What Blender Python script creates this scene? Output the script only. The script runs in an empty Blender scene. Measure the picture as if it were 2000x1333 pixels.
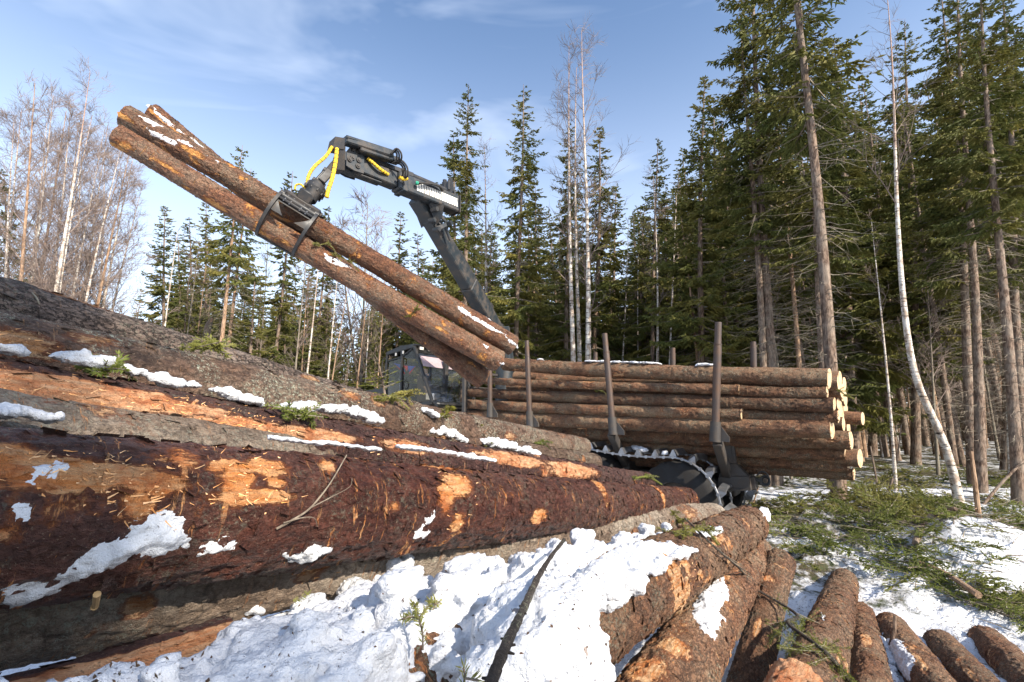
import bpy, math, random
import numpy as np
from mathutils import Vector, Matrix, Quaternion

# ------------------------------------------------------------------ camera, sky, sun, exposure
sc = bpy.context.scene
CAMZ = 1.75
TH = math.radians(9.5)
FP = 889.0
cam_d = bpy.data.cameras.new('camera'); cam_d.lens = 16.0; cam_d.sensor_width = 36.0
cam_d.clip_start = 0.05; cam_d.clip_end = 3000
cam = bpy.data.objects.new('camera', cam_d); sc.collection.objects.link(cam)
cam.location = (0, 0, CAMZ); cam.rotation_euler = (math.radians(90) + TH, 0, 0)
sc.camera = cam

SUN_EL = math.radians(33)
SUN_AZ = np.array([0.68, -0.733])                      # horizontal direction towards the sun
to_sun = Vector((SUN_AZ[0]*math.cos(SUN_EL), SUN_AZ[1]*math.cos(SUN_EL), math.sin(SUN_EL)))
sun_d = bpy.data.lights.new('sun', 'SUN'); sun_d.energy = 4.7; sun_d.angle = math.radians(0.6)
sun_d.color = (1.0, 0.90, 0.76)
sun = bpy.data.objects.new('sun', sun_d); sc.collection.objects.link(sun)
sun.rotation_euler = to_sun.to_track_quat('Z', 'Y').to_euler()
sun.location = (20, -15, 20)

w = bpy.data.worlds.new('World'); sc.world = w; w.use_nodes = True
nt = w.node_tree; nt.nodes.clear()
_sky = nt.nodes.new('ShaderNodeTexSky'); _sky.sky_type = 'NISHITA'; _sky.sun_disc = False
_sky.sun_elevation = SUN_EL; _sky.sun_rotation = math.atan2(to_sun.x, to_sun.y)
_sky.air_density = 1.0; _sky.dust_density = 0.6; _sky.ozone_density = 2.0
_tc = nt.nodes.new('ShaderNodeTexCoord'); _mp = nt.nodes.new('ShaderNodeMapping')
_mp.inputs['Scale'].default_value = (1.0, 1.6, 3.2); _mp.inputs['Rotation'].default_value = (0.2, 0.5, 0.4)
_no = nt.nodes.new('ShaderNodeTexNoise'); _no.inputs['Scale'].default_value = 1.5
_no.inputs['Detail'].default_value = 5; _no.inputs['Roughness'].default_value = 0.55; _no.inputs['Distortion'].default_value = 0.5
_rp = nt.nodes.new('ShaderNodeMapRange'); _rp.inputs[1].default_value = 0.42; _rp.inputs[2].default_value = 0.80
_rp.inputs[3].default_value = 0.0; _rp.inputs[4].default_value = 0.60
_sp = nt.nodes.new('ShaderNodeSeparateXYZ'); _hz = nt.nodes.new('ShaderNodeMapRange'); _hz.interpolation_type = 'SMOOTHSTEP'
_hz.inputs[1].default_value = 0.02; _hz.inputs[2].default_value = 0.74; _hz.inputs[3].default_value = 0.66; _hz.inputs[4].default_value = 0.0
_ad = nt.nodes.new('ShaderNodeMath'); _ad.operation = 'MAXIMUM'
_mx = nt.nodes.new('ShaderNodeMix'); _mx.data_type = 'RGBA'
_mx.inputs[7].default_value = (5.3, 5.8, 6.7, 1)
_bg = nt.nodes.new('ShaderNodeBackground'); _bg.inputs[1].default_value = 0.15
_o = nt.nodes.new('ShaderNodeOutputWorld')
L = nt.links.new
L(_tc.outputs['Generated'], _mp.inputs[0]); L(_mp.outputs[0], _no.inputs['Vector']); L(_no.outputs[0], _rp.inputs[0])
L(_tc.outputs['Generated'], _sp.inputs[0]); L(_sp.outputs[2], _hz.inputs[0]); L(_hz.outputs[0], _ad.inputs[0]); L(_rp.outputs[0], _ad.inputs[1]); L(_ad.outputs[0], _mx.inputs[0]); L(_sky.outputs[0], _mx.inputs[6]); L(_mx.outputs[2], _bg.inputs[0]); L(_bg.outputs[0], _o.inputs[0])
sc.view_settings.view_transform = 'Standard'; sc.view_settings.look = 'None'
sc.view_settings.exposure = 0.88; sc.view_settings.gamma = 1.0
sc.cycles.max_bounces = 6; sc.cycles.transparent_max_bounces = 12

# ------------------------------------------------------------------ measuring helpers (photo pixel + distance -> place in the world)
def ray(px, py):
    c0, c2 = (px - 1000)/FP, -(py - 666.5)/FP
    return np.array([c0, math.cos(TH) - c2*math.sin(TH), math.sin(TH) + c2*math.cos(TH)])
CAM = np.array([0, 0, CAMZ])
def P(px, py, Y):
    r = ray(px, py); return CAM + r*(Y/r[1])

# ------------------------------------------------------------------ numpy noise
def _hash(i, j, k, s):
    n = (i*374761393 + j*668265263 + k*1274126177 + s*362437) & 0xffffffff
    n = ((n ^ (n >> 13))*1274126177) & 0xffffffff
    n = ((n ^ (n >> 16))*2246822519) & 0xffffffff
    return ((n ^ (n >> 15)) & 0xffff)/65535.0
def vnoise(p, s=0):
    f = np.floor(p).astype(np.int64); t = p - f; t = t*t*(3 - 2*t)
    i, j, k = f[..., 0], f[..., 1], f[..., 2]; r = 0
    for a in (0, 1):
        for b in (0, 1):
            for c in (0, 1):
                wgt = (t[..., 0] if a else 1-t[..., 0])*(t[..., 1] if b else 1-t[..., 1])*(t[..., 2] if c else 1-t[..., 2])
                r = r + wgt*_hash(i+a, j+b, k+c, s)
    return r*2 - 1
def fbm(p, oct=4, s=0, rough=0.5):
    r = 0; a = 1.0; f = 1.0; tot = 0
    for o in range(oct):
        r = r + a*vnoise(p*f + 17.3*o, s+o); tot += a; a *= rough; f *= 2.03
    return r/tot

# ------------------------------------------------------------------ object helpers
COL = sc.collection
def mesh_np(name, V, F, smooth=True, mats=None, mi=None):
    V = np.asarray(V, dtype=np.float64).reshape(-1, 3)
    me = bpy.data.meshes.new(name)
    if isinstance(F, np.ndarray):
        k = F.shape[1]; n = len(F); flat = F.astype(np.int32).ravel()
        starts = np.arange(n, dtype=np.int32)*k
    else:
        lens = np.array([len(f) for f in F], dtype=np.int32); n = len(F)
        flat = np.concatenate([np.asarray(f, dtype=np.int32) for f in F]) if n else np.zeros(0, np.int32)
        starts = np.concatenate([[0], np.cumsum(lens)[:-1]]).astype(np.int32) if n else np.zeros(0, np.int32)
    me.vertices.add(len(V)); me.vertices.foreach_set('co', V.ravel())
    me.loops.add(len(flat)); me.loops.foreach_set('vertex_index', flat)
    me.polygons.add(n); me.polygons.foreach_set('loop_start', starts)
    if mats:
        for m in mats: me.materials.append(m)
    if mi is not None: me.polygons.foreach_set('material_index', np.asarray(mi, dtype=np.int32))
    me.update(calc_edges=True); me.validate()
    me.polygons.foreach_set('use_smooth', np.full(len(me.polygons), bool(smooth)))
    return me
def attr(me, name, vals):
    a = me.attributes.new(name, 'FLOAT', 'POINT'); a.data.foreach_set('value', np.asarray(vals, dtype=np.float32))
def link(name, data, parent=None, mw=None):
    o = bpy.data.objects.new(name, data); COL.objects.link(o)
    if parent is not None: o.parent = parent
    if mw is not None: o.matrix_basis = mw
    return o
def tag(o, label=None, cat=None, group=None, kind=None):
    if label: o['label'] = label
    if cat: o['category'] = cat
    if group: o['group'] = group
    if kind: o['kind'] = kind
    return o
def unit(v):
    v = np.asarray(v, float); return v/(np.linalg.norm(v) + 1e-12)
def frame(axis, up=(0, 0, 1)):
    x = unit(axis); z = unit(np.asarray(up, float) - x*np.dot(x, up))
    if np.linalg.norm(np.cross(x, up)) < 1e-4: z = unit(np.cross(x, (0, 1, 0)))
    y = np.cross(z, x); return x, y, z
def mat4(o, x, y, z):
    return Matrix(((x[0], y[0], z[0], o[0]), (x[1], y[1], z[1], o[1]), (x[2], y[2], z[2], o[2]), (0, 0, 0, 1)))

class MB:
    """collects shapes into one mesh"""
    def __init__(s): s.V = []; s.F = []; s.M = []; s.n = 0
    def add(s, V, F, m=0):
        V = np.asarray(V, float).reshape(-1, 3)
        s.V.append(V); s.F += [tuple(int(i)+s.n for i in f) for f in F]; s.M += [m]*len(F); s.n += len(V)
    def hexa(s, c, m=0):      # eight corners: 0-3 bottom ring, 4-7 top ring
        s.add(c, [(3, 2, 1, 0), (4, 5, 6, 7), (0, 1, 5, 4), (1, 2, 6, 5), (2, 3, 7, 6), (3, 0, 4, 7)], m)
    def beam(s, p0, p1, w0, h0, w1=None, h1=None, up=(0, 0, 1), bev=0.012, m=0, side=None):
        p0 = np.asarray(p0, float); p1 = np.asarray(p1, float)
        x, y, z = frame(p1-p0, up); w1 = w0 if w1 is None else w1; h1 = h0 if h1 is None else h1
        rings = []
        L_ = np.linalg.norm(p1-p0); b = min(bev, L_*.2)
        for (t, w_, h_, k) in ((0, w0, h0, 1), (b/L_, w0, h0, 0), (1-b/L_, w1, h1, 0), (1, w1, h1, 1)):
            c = p0 + (p1-p0)*t; a = w_/2; d = h_/2; q = min(bev, a*.6, d*.6); i = q if k else 0
            pts = [(-a+q, -d+i), (a-q, -d+i), (a-i, -d+q), (a-i, d-q), (a-q, d-i), (-a+q, d-i), (-a+i, d-q), (-a+i, -d+q)]
            rings.append([c + y*u + z*v for u, v in pts])
        V = np.array(rings).reshape(-1, 3); F = []
        for r in range(3):
            for k in range(8):
                F.append((r*8+k, r*8+(k+1) % 8, (r+1)*8+(k+1) % 8, (r+1)*8+k))
        F.append(tuple(range(7, -1, -1))); F.append(tuple(range(24, 32)))
        s.add(V, F, m)
    def tube(s, pts, r, n=8, cap=True, m=0, mfun=None):
        pts = np.asarray(pts, float); N = len(pts)
        r = np.full(N, r) if np.isscalar(r) else np.asarray(r, float)
        T = np.gradient(pts, axis=0); T /= np.linalg.norm(T, axis=1)[:, None] + 1e-12
        up = np.array([0, 0, 1.0]) if abs(T[0][2]) < .9 else np.array([0, 1.0, 0])
        V = []; y = unit(np.cross(up, T[0]))
        a = np.linspace(0, 2*np.pi, n, endpoint=False)
        for i in range(N):
            y = unit(y - T[i]*np.dot(y, T[i])); z = np.cross(T[i], y)
            V.append(pts[i] + r[i]*(np.cos(a)[:, None]*y + np.sin(a)[:, None]*z))
        V = np.concatenate(V)
        for i in range(N-1):
            F = [(i*n+k, i*n+(k+1) % n, (i+1)*n+(k+1) % n, (i+1)*n+k) for k in range(n)]
            mm = mfun(i) if mfun else m
            s.F += [tuple(v+s.n for v in f) for f in F]; s.M += [mm]*n
        if cap:
            s.F += [tuple(s.n+k for k in range(n-1, -1, -1)), tuple(s.n+(N-1)*n+k for k in range(n))]; s.M += [m, m]
        s.V.append(V); s.n += len(V)
    def cyl(s, p0, p1, r, r1=None, n=16, m=0):
        s.tube([p0, p1], [r, r if r1 is None else r1], n=n, m=m)
    def prism(s, poly, ext, m=0):      # polygon (3-D points) extruded by the vector ext
        poly = np.asarray(poly, float); n = len(poly)
        V = np.concatenate([poly, poly+np.asarray(ext, float)])
        s.add(V, [tuple(range(n-1, -1, -1)), tuple(range(n, 2*n))] + [(k, (k+1) % n, n+(k+1) % n, n+k) for k in range(n)], m)
    def build(s, name, mats, parent=None, smooth=False, bevel=0):
        if not isinstance(mats, (list, tuple)): mats = [mats]
        me = mesh_np(name, np.concatenate(s.V), s.F, smooth, mats, s.M)
        o = link(name, me, parent)
        if smooth and not bevel:
            me.set_sharp_from_angle(angle=math.radians(40))
        return o
def empty(name, loc=(0, 0, 0)):
    o = bpy.data.objects.new(name, None); COL.objects.link(o); o.location = Vector(loc); o.empty_display_size = .2
    return o
def adopt(root):     # children were built in world coordinates: cancel the root's own offset
    bpy.context.view_layer.update()
    for c in root.children: c.matrix_parent_inverse = root.matrix_world.inverted()
def bez(pts, n=24):  # smooth curve through points
    pts = np.asarray(pts, float); N = len(pts); out = []
    ext = np.vstack([2*pts[0]-pts[1], pts, 2*pts[-1]-pts[-2]])
    for t in np.linspace(0, N-1-1e-6, n):
        i = int(t); f = t-i; p0, p1, p2, p3 = ext[i:i+4]
        out.append(.5*((2*p1)+(-p0+p2)*f+(2*p0-5*p1+4*p2-p3)*f*f+(-p0+3*p1-3*p2+p3)*f**3))
    return np.array(out)

# ------------------------------------------------------------------ materials
class NT:
    def __init__(s, name):
        s.m = bpy.data.materials.new(name); s.m.use_nodes = True; s.t = s.m.node_tree; s.t.nodes.clear()
        s.out = s.t.nodes.new('ShaderNodeOutputMaterial')
    def n(s, ty, ins=None, **at):
        nd = s.t.nodes.new('ShaderNode'+ty)
        for k, v in at.items(): setattr(nd, k, v)
        for k, v in (ins or {}).items():
            if isinstance(v, bpy.types.NodeSocket): s.t.links.new(v, nd.inputs[k])
            else: nd.inputs[k].default_value = v
        return nd
    def noise(s, vec, scale, detail=4, rough=.55, dist=0): return s.n('TexNoise', {'Vector': vec, 'Scale': scale, 'Detail': detail, 'Roughness': rough, 'Distortion': dist}).outputs[0]
    def map(s, vec, scale=(1, 1, 1), loc=(0, 0, 0)): return s.n('Mapping', {'Vector': vec, 'Scale': scale, 'Location': loc}).outputs[0]
    def rng(s, v, a, b, c=0., d=1.): return s.n('MapRange', {0: v, 1: a, 2: b, 3: c, 4: d}, interpolation_type='SMOOTHSTEP').outputs[0]
    def mix(s, f, a, b):
        nd = s.n('Mix', data_type='RGBA')
        for i, v in ((0, f), (6, a), (7, b)):
            if isinstance(v, bpy.types.NodeSocket): s.t.links.new(v, nd.inputs[i])
            else: nd.inputs[i].default_value = v if i == 0 else (*v, 1)[:4]
        return nd.outputs[2]
    def math(s, op, a, b=0.): return s.n('Math', {0: a, 1: b}, operation=op, use_clamp=False).outputs[0]
    def bump(s, h, st=.5, d=.02, nrm=None):
        ins = {'Height': h, 'Strength': st, 'Distance': d}
        if nrm is not None: ins['Normal'] = nrm
        return s.n('Bump', ins).outputs[0]
    def done(s, col, rough=.8, nrm=None, metal=0., spec=.5, **kw):
        ins = {'Base Color': col if isinstance(col, bpy.types.NodeSocket) else (*col, 1), 'Roughness': rough, 'Metallic': metal, 'Specular IOR Level': spec}
        if nrm is not None: ins['Normal'] = nrm
        ins.update(kw)
        b = s.n('BsdfPrincipled', ins); s.t.links.new(b.outputs[0], s.out.inputs[0]); return s.m
    def objvec(s, spread=40.):
        tc = s.n('TexCoord').outputs['Object']; r = s.n('ObjectInfo').outputs['Random']
        return s.n('VectorMath', {0: tc, 1: s.n('CombineXYZ', {0: s.math('MULTIPLY', r, spread), 1: s.math('MULTIPLY', r, spread*.7), 2: s.math('MULTIPLY', r, -spread)}).outputs[0]}, operation='ADD').outputs[0]

def bark(name, c_dark, c_main, c_grey, lichen=.3, scar=.56, rough=.75, plate=26, wood=(.62, .27, .09), wood2=(.74, .47, .27), greyness=.5, speck=.5, lich=(.30, .33, .24), knots=True, plated=.5, ring=.5):
    N = NT(name); v = N.objvec()
    vs = N.map(v, (.55, 1, 1)); vr = N.map(v, (1.5, .6, .6))          # vr: marks that run round the log
    big = N.noise(vs, 3.2, 5, .6); mid = N.noise(vs, plate*.55, 8, .72); grit = N.noise(v, 70, 6, .75); fine = N.noise(v, 150, 4, .7)
    wv = N.n('VectorMath', {0: vs, 1: N.n('VectorMath', {0: N.n('TexNoise', {'Vector': vs, 'Scale': 30., 'Detail': 5, 'Roughness': .7}).outputs[1], 'Scale': .075}, operation='SCALE').outputs[0]}, operation='ADD').outputs[0]
    vor = N.n('TexVoronoi', {'Vector': wv, 'Scale': float(plate)*1.25}, feature='DISTANCE_TO_EDGE').outputs[0]
    cell = N.n('SeparateColor', {0: N.n('TexVoronoi', {'Vector': wv, 'Scale': float(plate)*1.25}, feature='F1').outputs['Color']}).outputs[0]
    c = N.mix(N.rng(mid, .36, .64), c_dark, c_main)
    c = N.mix(N.math('MULTIPLY', N.rng(big, .40, .64), greyness), c, c_grey)
    c = N.mix(N.math('MULTIPLY', cell, .30), c, [x*1.8 for x in c_main])
    c = N.mix(N.math('MULTIPLY', N.rng(grit, .54, .40), .45), c, [x*.55 for x in c_dark])
    c = N.mix(N.math('MULTIPLY', N.rng(grit, .58, .68), .45), c, [min(1, x*1.7) for x in c_grey])
    crack = N.rng(vor, .0, .11)
    c = N.mix(N.math('MULTIPLY', N.math('SUBTRACT', 1., crack), plated), c, [x*.35 for x in c_dark])
    # specks of loose bark and litter
    c = N.mix(N.math('MULTIPLY', N.rng(fine, .60, .68), speck), c, (.50, .38, .27))
    # lichen
    lm = N.math('MULTIPLY', N.rng(N.noise(v, 4.5, 4), .48, .58), N.rng(N.noise(v, 85, 6, .78, .8), .53, .59))
    c = N.mix(N.math('MULTIPLY', lm, lichen), c, lich)
    # scars where the harvester took the bark off: ragged, with bark left in them
    rag = N.noise(v, 38, 7, .75, .4)
    sv = N.map(v, (.7, 1, 1), (3, 7, 1))
    s1 = N.math('ADD', N.noise(sv, 4.2, 5, .6, .3), N.math('MULTIPLY', N.math('SUBTRACT', rag, .5), .30)); sm = N.rng(s1, scar+.075, scar+.10)
    s2 = N.rng(N.noise(N.map(vr, (1, 1, 1), (9, 2, 5)), 17., 6, .7), scar+.115, scar+.15)
    s3 = N.math('MULTIPLY', N.rng(N.noise(N.map(v, (7, 1, 1), (2, 5, 7)), 8., 5, .7), .585, .64), N.math('MULTIPLY', N.rng(N.noise(v, 2.2, 4), .44, .56), ring))
    sm = N.math('MAXIMUM', sm, N.math('MAXIMUM', s2, s3))
    if knots:
        kd = N.n('TexVoronoi', {'Vector': N.map(v, (.8, 1, 1)), 'Scale': 4.5}, feature='F1').outputs[0]
        kk = N.rng(N.math('ADD', kd, N.math('MULTIPLY', rag, .30)), .220, .185)
        sm = N.math('MAXIMUM', sm, kk)
    pa = N.n('Attribute', attribute_name='peel').outputs['Fac']
    pn = N.math('ADD', N.math('ADD', N.math('MULTIPLY', N.math('SUBTRACT', N.noise(N.map(v, (.35, 1, 1)), 15, 6, .7), .5), 2.6), N.math('MULTIPLY', N.math('SUBTRACT', N.noise(N.map(v, (5, 60, 60)), 1.0, 6, .7), .5), 1.1)), N.math('MULTIPLY', N.math('SUBTRACT', rag, .5), 1.1))
    pm = N.math('ADD', N.math('MULTIPLY', pa, 1.15), pn)
    sm = N.math('MAXIMUM', sm, N.math('MULTIPLY', N.rng(pm, .50, .70), N.rng(pa, .02, .12)))
    streak = N.noise(N.map(v, (5, 60, 60)), 1.0, 6, .7)
    wc = N.mix(N.rng(streak, .36, .62), wood, wood2)
    wc = N.mix(N.math('MULTIPLY', N.rng(N.noise(v, 9, 5, .65), .50, .66), .8), wc, [wood[0]*.7, wood[1]*.5, wood[2]*.4])
    wc = N.mix(N.math('MULTIPLY', N.rng(fine, .60, .66), .6), wc, c_dark)
    edge = N.math('MAXIMUM', N.rng(s1, scar+.03, scar+.08), N.math('MULTIPLY', N.rng(pm, .15, .50), N.rng(pa, .02, .12)))
    c = N.mix(N.math('MULTIPLY', edge, .7), c, (.26, .080, .026))
    rnd = N.n('ObjectInfo').outputs['Random']; tone = N.math('ADD', N.math('MULTIPLY', rnd, .5), .8)
    c = N.n('VectorMath', {0: c, 'Scale': tone}, operation='SCALE').outputs[0]
    c = N.mix(sm, c, wc)
    h = N.math('ADD', N.math('MULTIPLY', crack, .7*plated), N.math('ADD', N.math('MULTIPLY', mid, 1.3), N.math('MULTIPLY', grit, .8)))
    h = N.math('SUBTRACT', h, N.math('MULTIPLY', sm, .5))
    nr = N.bump(h, 1., .034)
    r = N.mix(sm, (rough,)*3, (.7,)*3)
    return N.done(c, r, nr, spec=.4)

M = {}
M['red'] = bark('bark_red', (.040, .014, .011), (.135, .046, .030), (.165, .095, .072), lichen=.35, scar=.585, rough=.40, plate=36, greyness=.45, speck=.5, plated=.25, wood=(.84, .29, .07), wood2=(.95, .52, .24), knots=False, ring=.8)
M['grey'] = bark('bark_grey', (.12, .078, .052), (.33, .245, .18), (.46, .39, .31), lichen=.6, scar=.60, plate=30, greyness=.9, wood=(.55, .20, .06), lich=(.42, .43, .34), plated=.25, knots=False, ring=.8)
M['lichen'] = bark('bark_lichen', (.065, .035, .024), (.20, .118, .078), (.29, .225, .165), lichen=1., scar=.59, plate=30, greyness=.8, speck=.7, lich=(.48, .50, .38), plated=.35, knots=False)
M['skyline'] = bark('bark_plated', (.065, .042, .034), (.25, .18, .14), (.42, .34, .285), lichen=.4, scar=.64, plate=34, greyness=.8, speck=.4, plated=.9, knots=False, ring=.2)
M['peeled'] = bark('bark_peeled', (.050, .020, .018), (.135, .055, .045), (.17, .105, .085), lichen=.4, scar=.545, plate=34, greyness=.45, plated=.3, wood=(.84, .34, .14), wood2=(.92, .54, .30), knots=False)
M['brown'] = bark('bark_brown', (.075, .030, .016), (.30, .140, .070), (.38, .25, .155), lichen=.8, scar=.555, plate=32, greyness=.8, speck=.9, plated=.5, wood=(.82, .33, .10), wood2=(.92, .60, .34), ring=1., knots=False)
M['load'] = bark('bark_load', (.045, .020, .012), (.24, .112, .056), (.29, .20, .12), lichen=.85, scar=.585, plate=26, greyness=.7, speck=.8, plated=.3, wood=(.66, .30, .11))
M['held'] = bark('bark_held', (.060, .022, .013), (.27, .115, .058), (.25, .175, .12), lichen=.6, scar=.540, plate=26, greyness=.85, speck=.9, plated=.35, wood=(.68, .28, .07), wood2=(.76, .40, .13))

def wood_end():
    N = NT('sawn_wood'); v = N.objvec(5)
    s = N.n('SeparateXYZ', {0: N.n('TexCoord').outputs['Object']})
    rr = N.math('SQRT', N.math('ADD', N.math('MULTIPLY', s.outputs[1], s.outputs[1]), N.math('MULTIPLY', s.outputs[2], s.outputs[2])))
    ring = N.math('SINE', N.math('MULTIPLY', N.math('ADD', rr, N.math('MULTIPLY', N.noise(v, 8), .02)), 900.))
    c = N.mix(N.rng(ring, -1, 1), (.50, .33, .18), (.64, .48, .30))
    c = N.mix(N.rng(N.noise(v, 14, 4), .52, .7), c, (.45, .25, .11))
    return N.done(c, .75, N.bump(N.noise(v, 90, 3), .3, .004))
M['end'] = wood_end()

def snow(name, dirt=.5, tint=(.68, .70, .74), grain=1.0):
    N = NT(name); v = N.n('TexCoord').outputs['Object']
    d1 = N.rng(N.noise(v, 95, 4, .7, .6), .655-.03*dirt, .69-.03*dirt)
    d2 = N.rng(N.noise(v, 5, 4, .6), .42, .62)
    dm = N.math('MULTIPLY', d1, d2)
    d3 = N.rng(N.noise(N.map(v, (1, 1, 1), (4, 4, 4)), 26, 3, .5), .70, .73)
    c = N.mix(N.math('MULTIPLY', N.rng(N.noise(v, 7, 4), .45, .75), .22*dirt), tint, (.55, .50, .43))
    c = N.mix(N.math('MULTIPLY', dm, min(1, .95)), c, (.06, .035, .022))
    c = N.mix(N.math('MULTIPLY', d3, .8*min(1, dirt)), c, (.16, .085, .04))
    h = N.math('ADD', N.noise(v, 22, 6, .62), N.math('MULTIPLY', N.noise(v, 120, 4, .7), .40*grain))
    return N.done(c, .55, N.bump(h, .85, .02), spec=.3, )
M['snow_heap'] = snow('snow_heap', .9, (.68, .70, .74)); M['snow'] = snow('snow', .7); M['snow_dirty'] = snow('snow_dirty', 1.3, (.66, .68, .71))

def ground_mat():
    N = NT('snow_with_litter'); v = N.n('TexCoord').outputs['Object']
    sepz = N.n('SeparateXYZ', {0: v})
    a = N.noise(v, .55, 6, .62, .3); b = N.noise(v, 5., 6, .7); f = N.noise(v, 38, 5, .7)
    lit = N.rng(N.math('ADD', N.math('MULTIPLY', a, .7), N.math('MULTIPLY', b, .3)), .50, .58)
    pa = N.n('Attribute', attribute_name='litter').outputs['Fac']
    lit = N.rng(N.math('ADD', N.math('MULTIPLY', pa, .55), N.math('MULTIPLY', N.math('ADD', a, b), .5)), .62, .74)
    lc = N.mix(N.rng(f, .4, .6), (.030, .022, .012), (.095, .075, .035))
    lc = N.mix(N.rng(b, .5, .6), lc, (.045, .055, .018))
    sn = N.mix(N.rng(N.noise(v, 60, 4, .7, .5), .60, .64), (.68, .70, .74), (.12, .08, .05))
    c = N.mix(lit, sn, lc)
    h = N.math('ADD', N.noise(v, 9, 7, .65), N.math('MULTIPLY', lit, -.2))
    return N.done(c, .7, N.bump(h, .7, .07), spec=.3)
M['ground'] = ground_mat()

def paint(name, col, rough=.4, dirt=.5, metal=0.0, dc=(.10, .075, .055), chips=True):
    N = NT(name); v = N.n('TexCoord').outputs['Object']
    a = N.noise(v, 6, 6, .65); f = N.noise(v, 45, 5, .7)
    c = N.mix(N.math('MULTIPLY', N.rng(a, .42, .7), dirt), col, dc)
    if chips: c = N.mix(N.math('MULTIPLY', N.rng(f, .64, .68), .8*dirt), c, (.26, .20, .14))
    r = N.rng(a, .3, .7, rough, min(1, rough+.3))
    return N.done(c, r, N.bump(f, .12, .004), metal=metal)
M['crane'] = paint('grey_crane_paint', (.020, .027, .033), .36, .60)
M['dark'] = paint('dark_steel', (.020, .021, .023), .42, .45)
M['frame'] = paint('worn_frame_steel', (.050, .046, .044), .5, .6, metal=.2)
M['stake'] = paint('worn_stake_steel', (.080, .060, .052), .42, .7, metal=.45, dc=(.14, .08, .05))
M['steel'] = paint('bright_worn_steel', (.30, .31, .33), .28, .55, metal=.85)
M['hose'] = paint('black_hose', (.014, .014, .014), .5, .3, chips=False)
M['yellow'] = paint('yellow_hose_guard', (.78, .50, .02), .5, .25, chips=False)
M['white'] = paint('white_marking', (.78, .77, .72), .5, .35)
M['rubber'] = paint('tyre_rubber', (.010, .010, .011), .7, .12)
M['cab'] = paint('black_cab_frame', (.010, .011, .012), .3, .2)
M['seat'] = paint('cab_seat_fabric', (.10, .075, .055), .8, .4, chips=False)
M['blue'] = paint('pennant_blue', (.03, .06, .30), .8, .1, chips=False)
M['redcloth'] = paint('pennant_red', (.45, .03, .03), .8, .1, chips=False)
M['green'] = paint('green_tape', (.02, .35, .22), .6, .1, chips=False)
M['paper'] = paint('white_plastic', (.62, .60, .55), .6, .2, chips=False)
def glass(name, tint, rough=.08, alpha=.35, smear=0.):
    N = NT(name); v = N.n('TexCoord').outputs['Object']
    g = N.n('BsdfGlossy', {'Color': (.9, .9, .9, 1), 'Roughness': rough}); t = N.n('BsdfTransparent', {'Color': (*tint, 1)})
    fr = N.math('POWER', N.n('LayerWeight', {'Blend': .5}).outputs['Facing'], 3.)
    d = N.n('BsdfDiffuse', {'Color': (.55, .57, .60, 1)})
    m1 = N.n('MixShader', {0: N.math('ADD', N.math('MULTIPLY', fr, .5), .012), 1: t.outputs[0], 2: g.outputs[0]})
    sm = N.math('MULTIPLY', N.rng(N.noise(N.map(v, (2, 2, 30)), 3., 7, .75), .48, .75), smear)
    m2 = N.n('MixShader', {0: sm, 1: m1.outputs[0], 2: d.outputs[0]})
    N.t.links.new(m2.outputs[0], N.out.inputs[0]); return N.m
M['glass'] = glass('cab_glass', (.90, .87, .82), .03, smear=.0); M['screen'] = glass('cab_windscreen', (.86, .88, .92), .05, smear=.10)

def trunk_mat(name, a, b, c_, lich=.4):
    N = NT(name); v = N.objvec(20)
    n1 = N.noise(N.map(v, (1, 1, .25)), 22, 5, .65); n2 = N.noise(v, 3, 4)
    c = N.mix(N.rng(n1, .4, .62), a, b); c = N.mix(N.math('MULTIPLY', N.rng(n2, .4, .65), lich), c, c_)
    return N.done(c, .85, N.bump(n1, .6, .02), spec=.2)
M['trunk'] = trunk_mat('spruce_trunk_bark', (.085, .055, .040), (.26, .185, .135), (.30, .26, .21))
M['trunk_pale'] = trunk_mat('pine_trunk_bark', (.19, .11, .065), (.42, .28, .18), (.38, .27, .19))
M['deadtwig'] = trunk_mat('dead_twig_bark', (.13, .10, .075), (.26, .215, .165), (.30, .29, .22))
M['birch_twig'] = trunk_mat('birch_twig_bark', (.14, .100, .085), (.24, .185, .155), (.29, .24, .20))
def birch_mat():
    N = NT('birch_bark'); v = N.objvec(20); s = N.n('SeparateXYZ', {0: N.n('TexCoord').outputs['Object']})
    n1 = N.noise(N.map(v, (2.5, 2.5, 16)), 1.6, 5, .7, .4); n2 = N.noise(N.map(v, (6, 6, 3)), 1.5, 4)
    c = N.mix(N.rng(n2, .42, .60), (.64, .59, .52), (.38, .29, .22))
    c = N.mix(N.rng(n1, .55, .60), c, (.045, .034, .028))
    # young upper stem turns brown
    hi = N.rng(s.outputs[2], 9., 14.)
    c = N.mix(N.math('MULTIPLY', hi, .75), c, (.30, .17, .12))
    return N.done(c, .7, N.bump(n1, .2, .01), spec=.25)
M['birch'] = birch_mat()
def needle_mat(name, a, b, c_, trans=.25):
    N = NT(name); g = N.n('NewGeometry').outputs['Random Per Island']; r = N.n('ObjectInfo').outputs['Random']
    v = N.n('TexCoord').outputs['Object']
    c = N.mix(g, a, b); c = N.mix(N.math('MULTIPLY', N.rng(N.noise(v, .55, 3), .40, .66), .75), c, c_)
    c = N.mix(N.math('MULTIPLY', r, .35), c, [x*.55 for x in a])
    d = N.n('BsdfPrincipled', {'Base Color': c, 'Roughness': .65, 'Specular IOR Level': .25})
    t = N.n('BsdfTranslucent', {'Color': c}); mm = N.n('MixShader', {0: trans, 1: d.outputs[0], 2: t.outputs[0]})
    N.t.links.new(mm.outputs[0], N.out.inputs[0]); return N.m
M['needle'] = needle_mat('spruce_needles', (.095, .118, .034), (.185, .195, .052), (.30, .25, .065))
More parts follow.
